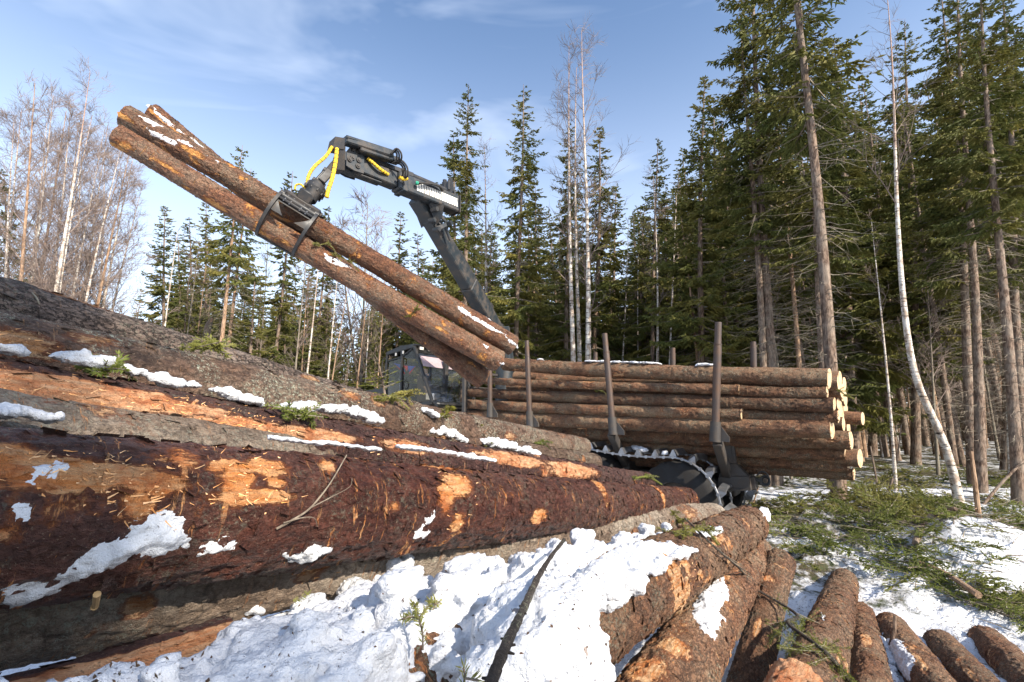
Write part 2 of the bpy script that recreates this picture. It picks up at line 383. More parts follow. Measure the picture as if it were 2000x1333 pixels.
M['needle_y'] = needle_mat('yellow_green_needles', (.15, .17, .025), (.30, .29, .035), (.22, .20, .03))
M['needle_f'] = needle_mat('fresh_spruce_needles', (.15, .20, .045), (.30, .32, .08), (.42, .36, .11))

# ================================================================== THE GROUND
def ground_z(x, y):
    x = np.asarray(x, float); y = np.asarray(y, float)
    z = .52*np.clip((4.5-y)/3.9, 0, 1) - .265*np.clip((6.4-y)/2.2, 0, 1)
    def hump(cx, cy, rx, ry, h): return h*np.exp(-((x-cx)/rx)**2-((y-cy)/ry)**2)
    z = z + hump(6.0, 6.1, .95, .6, .42) + hump(5.0, 7.4, 1.5, .8, .20) + hump(3.1, 4.6, .8, .5, .10) + hump(7.6, 5.4, .7, .6, .3)
    z = z + .16*np.clip((y-9)/10, 0, 1)*np.sin(x*.31+1)*np.cos(y*.23)
    return z
def ground_lump(x, y):
    p = np.stack([x, y, np.zeros_like(x)], -1)
    near = np.exp(-((x-4)/9)**2-((y-5)/9)**2)
    chunk = np.maximum(0, fbm(p*5.5, 3, 5))**1.0*.16 + np.abs(vnoise(p*13, 8))*.022
    return fbm(p*.8, 3, 3)*.10*np.clip(np.hypot(x, y-2)/4, .25, 1) + near*chunk*np.clip((y-1.5)/3.5, .35, 1)
n = 560
u = np.linspace(-1, 1, n)
gx = 4.0 + 3.2*np.sinh(u*5.2)*1.0; gy = 5.2 + 3.0*np.sinh(u*5.2)
X, Y = np.meshgrid(gx, gy)
Z = ground_z(X, Y) + ground_lump(X, Y)
def band(x, y, cx, cy, rx, ry): return np.exp(-((x-cx)/rx)**2-((y-cy)/ry)**2)
LIT = .42*np.clip(band(X, Y, 5.2, 7.8, 3.2, 2.0)*1.1 + band(X, Y, 3.6, 6.2, 1.2, 1.0)*.8 + band(X, Y, 6.2, 4.9, 2.2, .5)*.8 + .55*(Y < 11)*(Y > 6.5), 0, 1)
LIT = np.where(Y > 11.5, .40, LIT)
idx = np.arange(n*n).reshape(n, n)
F = np.stack([idx[:-1, :-1], idx[:-1, 1:], idx[1:, 1:], idx[1:, :-1]], -1).reshape(-1, 4)
me = mesh_np('ground', np.stack([X, Y, Z], -1), F, True, [M['ground']]); attr(me, 'litter', LIT.ravel())
tag(link('ground', me), kind='structure')
def gz(x, y): return float(ground_z(x, y) + ground_lump(np.array([float(x)]), np.array([float(y)]))[0])

# ================================================================== LOGS OF THE PILE
D = unit(ray(1620, 965)); E1 = unit(np.cross(D, [0, 0, 1])); E2 = np.cross(E1, D)
def XS(alpha, rho, t=0.): a = math.radians(alpha); return CAM + rho*(math.cos(a)*E1 + math.sin(a)*E2) + t*D
def PT(px, py, t): r = ray(px, py); return CAM + r*(t/np.dot(r, D))

def ST(px, py, rho):
    r = unit(ray(px, py)); c = np.dot(r, D); return CAM + r*rho/math.sqrt(1-c*c)

class Log: pass
def log_frame(p_near, p_far):
    o = np.asarray(p_near, float); L_ = np.linalg.norm(np.asarray(p_far)-o); x, y, z = frame(np.asarray(p_far)-o)
    return o, L_, x, y, z
def hit(lg, px, py):
    """where the sight line meets the log: distance along it and angle round it"""
    r = unit(ray(px, py)); o, x = lg.o, lg.x
    w0 = CAM-o; rad = lg.r0 + (lg.r1-lg.r0)*.4
    for _ in range(4):
        a = r - x*np.dot(r, x); b = w0 - x*np.dot(w0, x)
        A = a@a; B = 2*a@b; C = b@b-rad*rad; dsc = B*B-4*A*C
        s = (-B-math.sqrt(dsc))/(2*A) if dsc > 0 else -B/(2*A)
        q = w0+s*r; t = np.dot(q, x); rad = lg.r0+(lg.r1-lg.r0)*min(1, max(0, t/lg.L))
    return t, math.atan2(np.dot(q, lg.z), np.dot(q, lg.y))
def make_log(p_near, p_far, r_near, r_far, mat, seed, na=96, nl=None, rough=1.0, peel=(), name='log', ends=True, bend=.02, warp=1.0, flakes=0, cut=None):
    lg = Log(); lg.o, lg.L, lg.x, lg.y, lg.z = log_frame(p_near, p_far); lg.r0, lg.r1 = r_near, r_far; lg.seed = seed; lg.bend = bend
    nl = nl or max(16, int(lg.L/(2*np.pi*max(r_near, r_far)/na)*.8))
    s = np.linspace(0, 1, nl); a = np.linspace(0, 2*np.pi, na, endpoint=False)
    S, A = np.meshgrid(s, a, indexing='ij')
    def surf(S, A, extra=0.):
        R = r_near + (r_far-r_near)*S
        px_, cy, cz = S*lg.L, np.cos(A), np.sin(A)
        p = np.stack([px_, cy*R, cz*R], -1)
        sh = p+seed*3.7
        dR = warp*(.045*R*fbm(sh*np.array([.9, 3, 3]), 2, seed) + .010*fbm(sh*np.array([3., 9, 9]), 3, seed+1)) + rough*(.0085*(.35-np.abs(fbm(sh*np.array([11, 20, 20]), 4, seed+2, .62))*1.6) + .003*fbm(sh*np.array([45, 60, 60]), 2, seed+12))
        # whorl swellings every half metre
        dR = dR + warp*.006*np.exp(-((np.mod(px_+seed*.17, .55)-.27)/.035)**2)*(.5+vnoise(sh*np.array([2, 7, 7]), seed+5))
        Rf = R + dR + extra
        by = bend*np.sin(S*np.pi)*math.cos(seed); bz = bend*np.sin(S*np.pi*1.0)*math.sin(seed*2.1)
        return np.stack([px_, cy*Rf+by, cz*Rf+bz], -1)
    lg.surf = surf
    V = surf(S, A)
    # rounded arris at both sawn ends
    V[0, :, 0] += .004; V[-1, :, 0] -= .004
    if cut is not None: V[-1, :, 0] -= V[-1, :, 1]*np.dot(lg.y, cut)+V[-1, :, 2]*np.dot(lg.z, cut)
    i = np.arange(nl*na).reshape(nl, na); j = np.roll(i, -1, 1)
    F = np.stack([i[:-1], j[:-1], j[1:], i[1:]], -1).reshape(-1, 4)
    V0 = V; V = V.reshape(-1, 3); FS, FA = S.ravel(), A.ravel()
    if flakes:          # lifted scales and shreds of bark, part of the bark's own mesh
        rf = np.random.RandomState(seed+900); m = flakes; fs = rf.rand(m); fa = rf.rand(m)*2*np.pi; sz = .005+.016*rf.rand(m)**2; el = 1+1.6*rf.rand(m)
        lift = sz*rf.uniform(.12, .55, m); R_ = r_near+(r_far-r_near)*fs; ro = rf.uniform(-.6, .6, m)+np.where(rf.rand(m) < .3, 1.5, 0)
        cs, sn = np.cos(ro), np.sin(ro); vs_ = []
        for (a_, b_, l_) in ((-1, -1, 0), (1, -.8, .0), (.9, 1, 1), (-1, .8, 1)):
            u_ = sz*el*a_*.5; w_ = sz*b_*.5; us, wsd = u_*cs-w_*sn, u_*sn+w_*cs
            vs_.append(surf(fs+us/lg.L, fa+wsd/R_, np.where(l_, lift, -.001)))
        fv = np.stack(vs_, 1).reshape(-1, 3); F = np.concatenate([F, len(V)+np.arange(m*4).reshape(-1, 4)])
        V = np.concatenate([V, fv]); FS = np.concatenate([FS, np.repeat(fs, 4)]); FA = np.concatenate([FA, np.repeat(fa, 4)])
    me = mesh_np(name, V, F, True, [mat]); V = V0
    pv = np.zeros(len(FS))
    for (px, py, la, lb, k) in peel:
        t, ph = hit(lg, px, py); R = r_near+(r_far-r_near)*FS
        dp = (FA-ph+np.pi) % (2*np.pi)-np.pi
        pv = np.maximum(pv, k*np.clip(1-((FS*lg.L-t)/la)**2*.75-(dp*R/lb)**2*.75, 0, 1))
    attr(me, 'peel', pv)
    lg.ob = link(name, me, None, mat4(lg.o, lg.x, lg.y, lg.z))
    if ends:
        for (k, sgn) in ((0, -1), (nl-1, 1)):
            ring = V[k]; c = ring.mean(0); VV = [c+np.array([sgn*.001, 0, 0])]; 
            rings = 4
            for q in range(1, rings+1):
                rr = c+(ring-c)*q/rings; rr = rr.copy(); rr[:, 0] += (.0 if q == rings else sgn*(.002+.0015*vnoise(rr*60, seed+k)))
                VV.append(rr)
            VV = np.vstack([VV[0][None]]+VV[1:]); FF = []
            for q in range(na): FF.append((0, 1+q, 1+(q+1) % na) if sgn > 0 else (0, 1+(q+1) % na, 1+q))
            for rg in range(rings-1):
                for q in range(na):
                    a0 = 1+rg*na+q; a1 = 1+rg*na+(q+1) % na
                    FF.append((a0, a0+na, a1+na, a1) if sgn > 0 else (a0, a1, a1+na, a0+na))
            link('cut_face', mesh_np('cut_face', VV, FF, True, [M['end']]), lg.ob)
    return lg
def extend(near, far, back):
    d = unit(np.asarray(near)-np.asarray(far)); return np.asarray(near)+d*back

LG = {}
def pile(key, near, far, r0, r1, mat, seed, label, back=.6, na=160, peel=(), group='logs of the pile', rough=1., bend=.02, warp=1.):
    if key in ('L10', 'L11', 'L12', 'L13', 'L14', 'L15', 'L16'): back = np.dot(near-CAM, D)+.5
    lg = make_log(extend(near, far, back), far, r0, r1, M[mat], seed, na=na, peel=peel, rough=rough, bend=bend, warp=warp, flakes=int(np.linalg.norm(np.asarray(far)-np.asarray(near))*(800 if key not in ('L1', 'L2', 'L5', 'L7') else 350)) if na >= 120 else 0)
    tag(lg.ob, label, 'log', group); LG[key] = lg; return lg

pile('L1', XS(171.0, 2.30), PT(770, 812, 2.75), .15, .115, 'skyline', 3, 'dark plated-bark log forming the top left edge of the pile against the trees', peel=((120, 572, .10, .02, .8), (165, 597, .16, .03, .9), (600, 740, .1, .03, .6)), bend=.03)
pile('L2', XS(174.2, 2.03), PT(1138, 873, 5.3), .150, .115, 'lichen', 5, 'lichen-covered log below the top edge of the pile, its end nearest the loaded bunk', peel=((25, 665, .12, .05, 1.0), (690, 768, .07, .04, .7), (740, 778, .06, .05, .8), (185, 660, .10, .03, .7), (1000, 850, .12, .05, .6)), bend=.02)
pile('L3', XS(177.6, 2.22), PT(1160, 904, 5.05), .12, .10, 'lichen', 9, 'thin brown log tucked under the lichen log, ending beside the tracked wheel', back=.2, peel=((1140, 900, .05, .06, .7), (850, 855, .15, .04, .6)))
pile('L4', XS(178.0, 1.80), PT(1262, 943, 5.2), .135, .105, 'peeled', 11, 'reddish log with a long peeled orange stripe along its upper side', peel=((0, 740, .45, .045, 1.3), (150, 752, .3, .045, 1.3), (330, 785, .22, .03, 1.1), (480, 825, .2, .035, 1.1), (620, 845, .25, .035, 1.), (800, 865, .2, .04, .9), (1000, 890, .4, .06, 1.2), (1120, 915, .5, .07, 1.2)))
pile('L5', XS(181.9, 1.55), PT(1120, 945, 4.6), .135, .10, 'grey', 13, 'grey scaly log lying just behind the big dark red log', peel=((290, 805, .05, .02, .6),))
pile('L6', XS(186.2, 1.28), PT(1341, 977, 5.5), .160, .132, 'red', 17, 'big dark red wet-barked log running the whole width of the foreground', na=230, peel=((10, 898, .10, .032, 1.2), (90, 912, .13, .035, 1.2), (200, 925, .14, .035, 1.2), (285, 935, .08, .035, 1.1), (270, 962, .035, .05, 1.), (462, 925, .045, .07, .95), (520, 905, .07, .03, .9), (500, 960, .1, .022, 1.), (540, 935, .03, .02, .9), (425, 905, .03, .02, .8), (355, 885, .04, .04, .9), (640, 905, .03, .03, .9), (870, 900, .16, .05, 1.), (890, 935, .10, .06, 1.1), (870, 960, .05, .08, 1.0), (895, 1010, .05, .04, .9), (1050, 1000, .09, .04, 1.), (1170, 945, .07, .15, .72), (1290, 960, .06, .2, .7), (20, 870, .05, .03, .9), (770, 980, .03, .02, .8)), rough=1.4)
pile('L7', XS(193.2, 1.52), PT(1396, 1008, 6.0), .128, .140, 'grey', 19, 'pale grey log wedged beneath the big dark red log, snow heaped along it', na=200, peel=((620, 1100, .06, .06, 1.1), (600, 1120, .05, .04, 1.), (270, 1195, .04, .03, .9), (450, 1120, .05, .02, .9), (1240, 1050, .1, .05, .7), (1350, 1005, .3, .10, .62)), rough=1.1)
pile('L8', XS(202.6, 1.22), XS(202.6, 1.22, .62), .105, .10, 'peeled', 23, 'orange peeled log half buried in snow in the bottom left corner', na=120, peel=((300, 1310, .6, .06, 1.5), (100, 1325, .4, .05, 1.3), (380, 1320, .4, .06, 1.4)))
pile('L9', XS(-147.3, .98), PT(1464, 1024, 5.3), .162, .170, 'brown', 29, 'thick brown log with a pale peeled patch, snow caking its left side', na=230, peel=((1318, 1120, .07, .15, 1.9), (1330, 1090, .06, .07, 1.5), (1335, 1160, .06, .08, 1.4), (1400, 1055, .25, .03, .8)), rough=1.6, bend=.01)
pile('L10', ST(1325, 1320, 1.05), PT(1474, 1076, 5.2), .160, .150, 'brown', 31, 'broad brown log with slushy snow on top, right of the peeled-patch log', na=220, peel=((1410, 1130, .12, .05, 1.1), (1320, 1270, .10, .08, 1.1), (1260, 1310, .12, .10, 1.1), (1330, 1200, .07, .04, .9)), rough=1.6, bend=.01)
pile('L11', ST(1484, 1258, 1.14), PT(1524, 1096, 4.9), .106, .112, 'brown', 37, 'narrow reddish log under the fallen spruce bough, snow beyond its end', na=150, peel=((1500, 1130, .05, .1, .8), (1480, 1230, .12, .03, 1.0)), rough=1.4, bend=.01)
pile('L17', XS(-109, 1.26), PT(1560, 1338, 2.1), .088, .085, 'peeled', 41, 'short peeled orange log end poking up at the bottom edge under the bough', na=130, peel=((1560, 1325, .3, .14, 1.6),), rough=1.5, bend=0)
pile('L12', ST(1600, 1305, 1.03), ST(1650, 1136, .97), .152, .135, 'brown', 43, 'tan striped log standing proud of the fan, its far end on open snow', na=220, peel=((1590, 1200, .5, .03, .7), (1640, 1290, .3, .02, .9)), rough=1.5, bend=.01)
pile('L13', ST(1697, 1300, 1.20), ST(1684, 1200, 1.16), .124, .112, 'brown', 47, 'shorter reddish log nestled against the right side of the tan striped log', na=140, peel=((1690, 1250, .2, .04, .9),), rough=1.4, bend=.01)
pile('L14', ST(1784, 1290, 1.28), ST(1741, 1229, 1.25), .150, .138, 'brown', 53, 'brown log with a broken branch stub beside a snow-filled gap', na=160, peel=((1790, 1290, .3, .04, .9),), rough=1.5, bend=.01)
pile('L15', ST(1868, 1296, 1.42), ST(1838, 1263, 1.40), .145, .132, 'brown', 59, 'brown log second from the bottom right corner, snow on both sides', na=130, peel=((1890, 1310, .2, .03, 1.),), rough=1.4, bend=.01)
pile('L16', ST(1965, 1292, 1.60), ST(1930, 1256, 1.58), .150, .138, 'brown', 61, 'brown log in the bottom right corner, last of the fan of logs', na=130, rough=1.4, bend=.01)
# two more of the heap, seen dark in the gaps below the ends of the upper ones
pile('L18', XS(183.5, 2.35), PT(1290, 985, 5.9), .14, .13, 'load', 67, 'dark log low in the pile, showing only in the gap beside the tracked wheel', na=64)
pile('L19', XS(189, 1.95), PT(1330, 1010, 6.1), .14, .13, 'load', 71, 'dark log deep in the pile behind the red log and the grey log', na=64)

# branch stub on the brown log
_l = LG['L14']; _t, _ph = hit(_l, 1738, 1262); b0 = _l.o+_l.x*_t+(_l.y*math.cos(_ph)+_l.z*math.sin(_ph))*_l.r0*.9; b1 = P(1748, 1203, b0[1]+.03)
mb = MB()
mb.tube(bez([b0, b0*.5+b1*.5+np.array([.012, 0, 0]), b1], 8), np.linspace(.017, .011, 8), n=8)
so = mb.build('branch_stub', M['trunk'], LG['L14'].ob, True); so.matrix_parent_inverse = LG['L14'].ob.matrix_basis.inverted()

# ================================================================== SNOW: lumps melted together
_ico = None
def ico():
    global _ico
    if _ico is None:
        import bmesh
        bm = bmesh.new(); bmesh.ops.create_icosphere(bm, subdivisions=3, radius=1.0)
        bm.verts.ensure_lookup_table(); _ico = (np.array([v.co[:] for v in bm.verts]), np.array([[v.index for v in f.verts] for f in bm.faces])); bm.free()
    return _ico
def remesh(V, F, voxel, amp, mat, name, seed=0, freq=22., extra=None):
    me = mesh_np(name+'_src', V, F, True); ob = bpy.data.objects.new('tmp', me); COL.objects.link(ob)
    md = ob.modifiers.new('r', 'REMESH'); md.mode = 'VOXEL'; md.voxel_size = voxel; md.use_smooth_shade = True
    dg = bpy.context.evaluated_depsgraph_get(); m2 = bpy.data.meshes.new_from_object(ob.evaluated_get(dg))
    bpy.data.objects.remove(ob); bpy.data.meshes.remove(me)
    n = len(m2.vertices); co = np.zeros(n*3); m2.vertices.foreach_get('co', co); co = co.reshape(-1, 3)
    nr = np.zeros(n*3); m2.vertex_normals.foreach_get('vector', nr); nr = nr.reshape(-1, 3)
    d = amp*(np.abs(fbm(co*freq, 4, seed, .55))*1.6-.35) + amp*.45*vnoise(co*freq*3.3, seed+4)
    co = co+nr*d[:, None]
    m2.vertices.foreach_set('co', co.ravel()); m2.materials.clear(); m2.materials.append(mat); m2.name = name
    m2.polygons.foreach_set('use_smooth', np.ones(len(m2.polygons), bool)); m2.update()
    return m2
def lumps(blobs, seed=0, wob=.25, pwr=.80):
    """blobs: (centre, (rx,ry,rz)) -> vertices, faces of wobbly boulders"""
    iv, jf = ico(); VV = []; FF = []; n = 0; rs = np.random.RandomState(seed)
    for k, (c, r) in enumerate(blobs):
        a = rs.rand(3)*6.28; q = np.array(Matrix.Rotation(a[0], 3, 'Z') @ Matrix.Rotation((a[1]-3.14)*.12, 3, 'X'))
        s = iv*(1+wob*fbm(iv*1.4+k*5.1+seed, 2, seed)[:, None]); s = np.sign(s)*np.abs(s)**pwr
        s = (s*np.asarray(r)) @ q.T + np.asarray(c)
        VV.append(s); FF.append(jf+n); n += len(s)
    return np.concatenate(VV), np.concatenate(FF)

# --- the heap in front, between the grey log and the peeled-patch log
def axis_at(lg, t):      # centre of a log where it crosses the distance t along D
    k = (t-np.dot(lg.o-CAM, D))/np.dot(lg.x, D); return lg.o+lg.x*k
def e12(p): q = p-CAM; return np.dot(q, E1), np.dot(q, E2), np.dot(q, D)
NT_, NE = 130, 60
ts = np.linspace(-.75, 3.55, NT_); V = np.zeros((NT_, NE, 3))
rs = np.random.RandomState(4)
for i, t in enumerate(ts):
    a = e12(axis_at(LG['L7'], t)); b = e12(axis_at(LG['L9'], t))
    for j, f in enumerate(np.linspace(0, 1, NE)):
        R9 = .165; eR = b[0]+np.interp(t, [1.15, 1.9, 2.7], [.155, -.01, -.09]); e1 = a[0]+.02+(eR-a[0]-.02)*f
        valley = a[1]-.115+(b[1]+.05-(a[1]-.115))*f**1.3
        if e1 < a[0]+.22: valley -= .07*min(1, max(0, (.85-t)/.4))
        cyl = b[1]+math.sqrt(max(0, R9**2-(e1-b[0])**2))+.045 if abs(e1-b[0]) < R9 else -9
        if f > .97: cyl = cyl-.06
        V[i, j] = (e1, max(valley, cyl), t)
V[1:-1, 1:-1, 1] = (V[1:-1, 1:-1, 1]*2+V[:-2, 1:-1, 1]+V[2:, 1:-1, 1]+V[1:-1, :-2, 1]+V[1:-1, 2:, 1])/6
_p = np.stack([V[..., 0], V[..., 2], V[..., 1]*0], -1)
V[..., 1] += -.028 + .045*np.abs(fbm(_p*9., 3, 77))*2.2 - .03*np.clip(np.abs(vnoise(_p*13, 41))*-1+.35, 0, 1)*2
V[..., 1] += .055*fbm(np.stack([V[..., 0]*4.2, V[..., 2]*3.4, V[..., 1]*0], -1), 3, 31) 
V[..., 1] -= .10*np.clip((V[..., 2]-2.6)/1.0, 0, 1)
top = CAM + V[..., :1]*E1 + V[..., 1:2]*E2 + V[..., 2:]*D
bot = top - .30*E2
i = np.arange(NT_*NE).reshape(NT_, NE); nb = NT_*NE
Fq = np.stack([i[:-1, :-1], i[:-1, 1:], i[1:, 1:], i[1:, :-1]], -1).reshape(-1, 4)
Fb = Fq[:, ::-1]+nb
def wall(a, b): return np.stack([a, b, b+nb, a+nb], -1)
W = np.concatenate([wall(i[0, 1:], i[0, :-1]), wall(i[-1, :-1], i[-1, 1:]), wall(i[1:, -1], i[:-1, -1]), wall(i[:-1, 0], i[1:, 0])])
slabV = np.concatenate([top.reshape(-1, 3), bot.reshape(-1, 3)]); slabF = np.concatenate([Fq, Fb, W])
tri = np.concatenate([slabF[:, [0, 1, 2]], slabF[:, [0, 2, 3]]])
def HP(px, py, e2): r = ray(px, py); return CAM + r*(e2/np.dot(r, E2))
bl = []
def B(px, py, e2, rx, ry, rz): bl.append((HP(px, py, e2), (rx, ry, rz)))
# the clods one can tell apart in the photograph
B(925, 1130, -.330, .100, .065, .055); B(885, 1140, -.35, .05, .05, .04); B(985, 1135, -.35, .05, .045, .04)
B(940, 1190, -.37, .075, .055, .045); B(770, 1110, -.36, .030, .028, .050); B(735, 1115, -.37, .028, .028, .035); B(790, 1115, -.37, .030, .026, .060)
B(820, 1150, -.38, .05, .05, .035); B(700, 1150, -.40, .07, .05, .03); B(600, 1190, -.40, .05, .04, .03)
B(700, 1190, -.37, .10, .055, .04); B(790, 1200, -.37, .08, .05, .04); B(850, 1210, -.375, .06, .04, .035); B(640, 1215, -.375, .07, .045, .035)
B(540, 1270, -.36, .085, .055, .045); B(480, 1260, -.365, .05, .05, .04); B(600, 1275, -.36, .05, .05, .045); B(720, 1290, -.36, .07, .05, .04); B(770, 1260, -.365, .06, .05, .04)
B(560, 1320, -.36, .08, .05, .04); B(660, 1320, -.355, .05, .04, .03); B(500, 1180, -.42, .05, .03, .02)
B(860, 1290, -.375, .018, .022, .03); B(890, 1300, -.38, .016, .016, .018); B(745, 1310, -.365, .018, .018, .018); B(900, 1260, -.38, .04, .03, .02)
B(1040, 1210, -.31, .09, .09, .07); B(1100, 1190, -.30, .08, .07, .06); B(1085, 1250, -.325, .07, .08, .09); B(1040, 1290, -.34, .07, .07, .08); B(1120, 1290, -.345, .05, .07, .09)
B(990, 1250, -.34, .07, .07, .06); B(1130, 1165, -.31, .07, .06, .045); B(1180, 1130, -.31, .08, .06, .04); B(1230, 1105, -.33, .08, .05, .035)
B(1000, 1310, -.35, .06, .06, .05); B(950, 1320, -.36, .05, .05, .04); B(1090, 1325, -.36, .05, .06, .08)
for k in range(46):
    px = rs.uniform(1010, 1240); py = 1105-(px-1010)*.10+rs.uniform(-12, 60)
    s = rs.uniform(.018, .05); B(px, py, -.36+rs.uniform(-.02, .02), s*1.2, s, s*.8)
for k in range(800):     # clods strewn over the surface of the heap
    i_, j_ = rs.randint(25, NT_-4), rs.randint(4, NE-3); e1_, e2_, t_ = V[i_, j_]; s = .006+.036*rs.rand()**2.6
    bl.append((CAM+E1*e1_+E2*(e2_+s*rs.uniform(-.2, .5))+D*t_, (s*rs.uniform(.9, 1.6), s, s*rs.uniform(.6, 1.))))
bv, bf = lumps(bl, 7, .45, .62)
me = remesh(np.concatenate([slabV, bv]), np.concatenate([tri, bf+len(slabV)]), .0070, .011, M['snow_heap'], 'snow_heap', 3, 34.)
tag(link('snow_heap', me), 'lumpy heap of melting snow filling the gap between the foreground logs', 'snow', kind='stuff')

# --- granular snow lying in the cracks and on top of the logs
def chain(name, pts, lift, r, label, seed, lg=None, dens=1.0, mat='snow_dirty', spread=1.0, flat=.8):
    """pts: (px, py, t-distance) along the crack"""
    rs = np.random.RandomState(seed); c = np.array([PT(*p) for p in pts]); c = bez(c, 60)
    seg = np.linalg.norm(np.diff(c, axis=0), axis=1).sum(); r = r*.60; nb_ = int(seg/r*4.2*dens); out = []; spread *= 1.35
    for k in range(nb_):
        f = rs.rand()*58.9; q = c[int(f)]*(1-f % 1)+c[int(f)+1]*(f % 1)
        wv = vnoise(np.array([[f*.35, seed, 0.]]), seed)[0]
        if wv < -.62: continue
        s = r*(.45+.75*rs.rand()**1.5)*(1+.4*wv)
        out.append((q+E2*(lift+rs.uniform(-.3, .6)*s)+E1*rs.uniform(-1, 1)*r*spread+D*rs.uniform(-1, 1)*r, (s*1.1, s, s*flat)))
    v, f = lumps(out, seed, .5, .65)
    me = remesh(v, f, max(.0055, r*.22), r*.38, M[mat], name, seed, 75.)
    return tag(link(name, me), label, 'snow', kind='stuff')
def tof(lgk, px, py):   # distance t at which the sight line passes the log
    lg = LG[lgk]; t, ph = hit(lg, px, py); return float(np.dot(lg.o+lg.x*t-CAM, D))
def crackpts(lgk, pix): return [(px, py, tof(lgk, px, py)-.0) for px, py in pix]
chain('snow_ridge', crackpts('L4', [(-40, 680), (60, 700), (170, 715), (300, 745), (420, 772), (500, 792), (580, 806)]), .012, .024, 'dirty snow ridge in the crack above the peeled log, its left stretch', 11, dens=1.3)
chain('snow_ridge', crackpts('L4', [(575, 800), (640, 805), (680, 808), (735, 828)]), .010, .030, 'thick crumbly snow ridge in the crack above the peeled log', 12, dens=2.4, spread=1.2)
chain('snow_ridge', crackpts('L3', [(835, 845), (870, 850), (905, 865)]), .012, .034, 'sunlit snow clods lying left of the sprigs on the lichen log', 13, dens=3.2, mat='snow', spread=1.6)
chain('snow_ridge', crackpts('L3', [(935, 868), (975, 872), (1010, 882), (1045, 893)]), .014, .038, 'sunlit snow clods lying right of the sprigs near the log end', 14, dens=3.4, mat='snow', spread=1.6)
chain('snow_ridge', crackpts('L2', [(830, 802), (850, 812)]), .0, .022, 'small snow patch on the upper lichen log', 15, dens=2.5, mat='snow', spread=1.5)
chain('snow_ridge', crackpts('L6', [(525, 858), (600, 868), (660, 871), (735, 882)]), .004, .012, 'thin icy snow strip along the crest of the red log', 16, dens=2.6, mat='snow', spread=2.2, flat=.5)
chain('snow_ridge', crackpts('L6', [(775, 876), (850, 885), (900, 893), (960, 903)]), .006, .015, 'snow crust along the crest of the red log, nearer its far end', 17, dens=2.6, mat='snow', spread=1.8, flat=.6)
chain('snow_ridge', crackpts('L5', [(-15, 812), (30, 806), (65, 815), (110, 826)]), .004, .016, 'rounded snow lump on the grey scaly log at the left edge', 18, dens=5, mat='snow', spread=1.4)
chain('snow_ridge', crackpts('L10', [(1400, 1130), (1400, 1165), (1385, 1195), (1370, 1225)]), .004, .026, 'slushy snow patch on the broad brown log', 19, dens=3.6, mat='snow', spread=1.5, flat=.5)
chain('snow_ridge', crackpts('L9', [(1375, 1045), (1400, 1035)]), .0, .026, 'snow scrap on top of the peeled-patch log', 20, dens=3, mat='snow', spread=1.6, flat=.5)
chain('snow_ridge', crackpts('L9', [(1345, 1070), (1290, 1085), (1250, 1120), (1200, 1150), (1170, 1175)]), -.01, .030, 'snow cap along the upper left of the peeled-patch log', 21, dens=3.4, mat='snow', spread=2., flat=.7)
chain('snow_ridge', crackpts('L13', [(1715, 1240), (1728, 1270), (1742, 1325)]), -.03, .030, 'snow filling the gap between the last brown logs', 22, dens=2.5, mat='snow', spread=1.2)

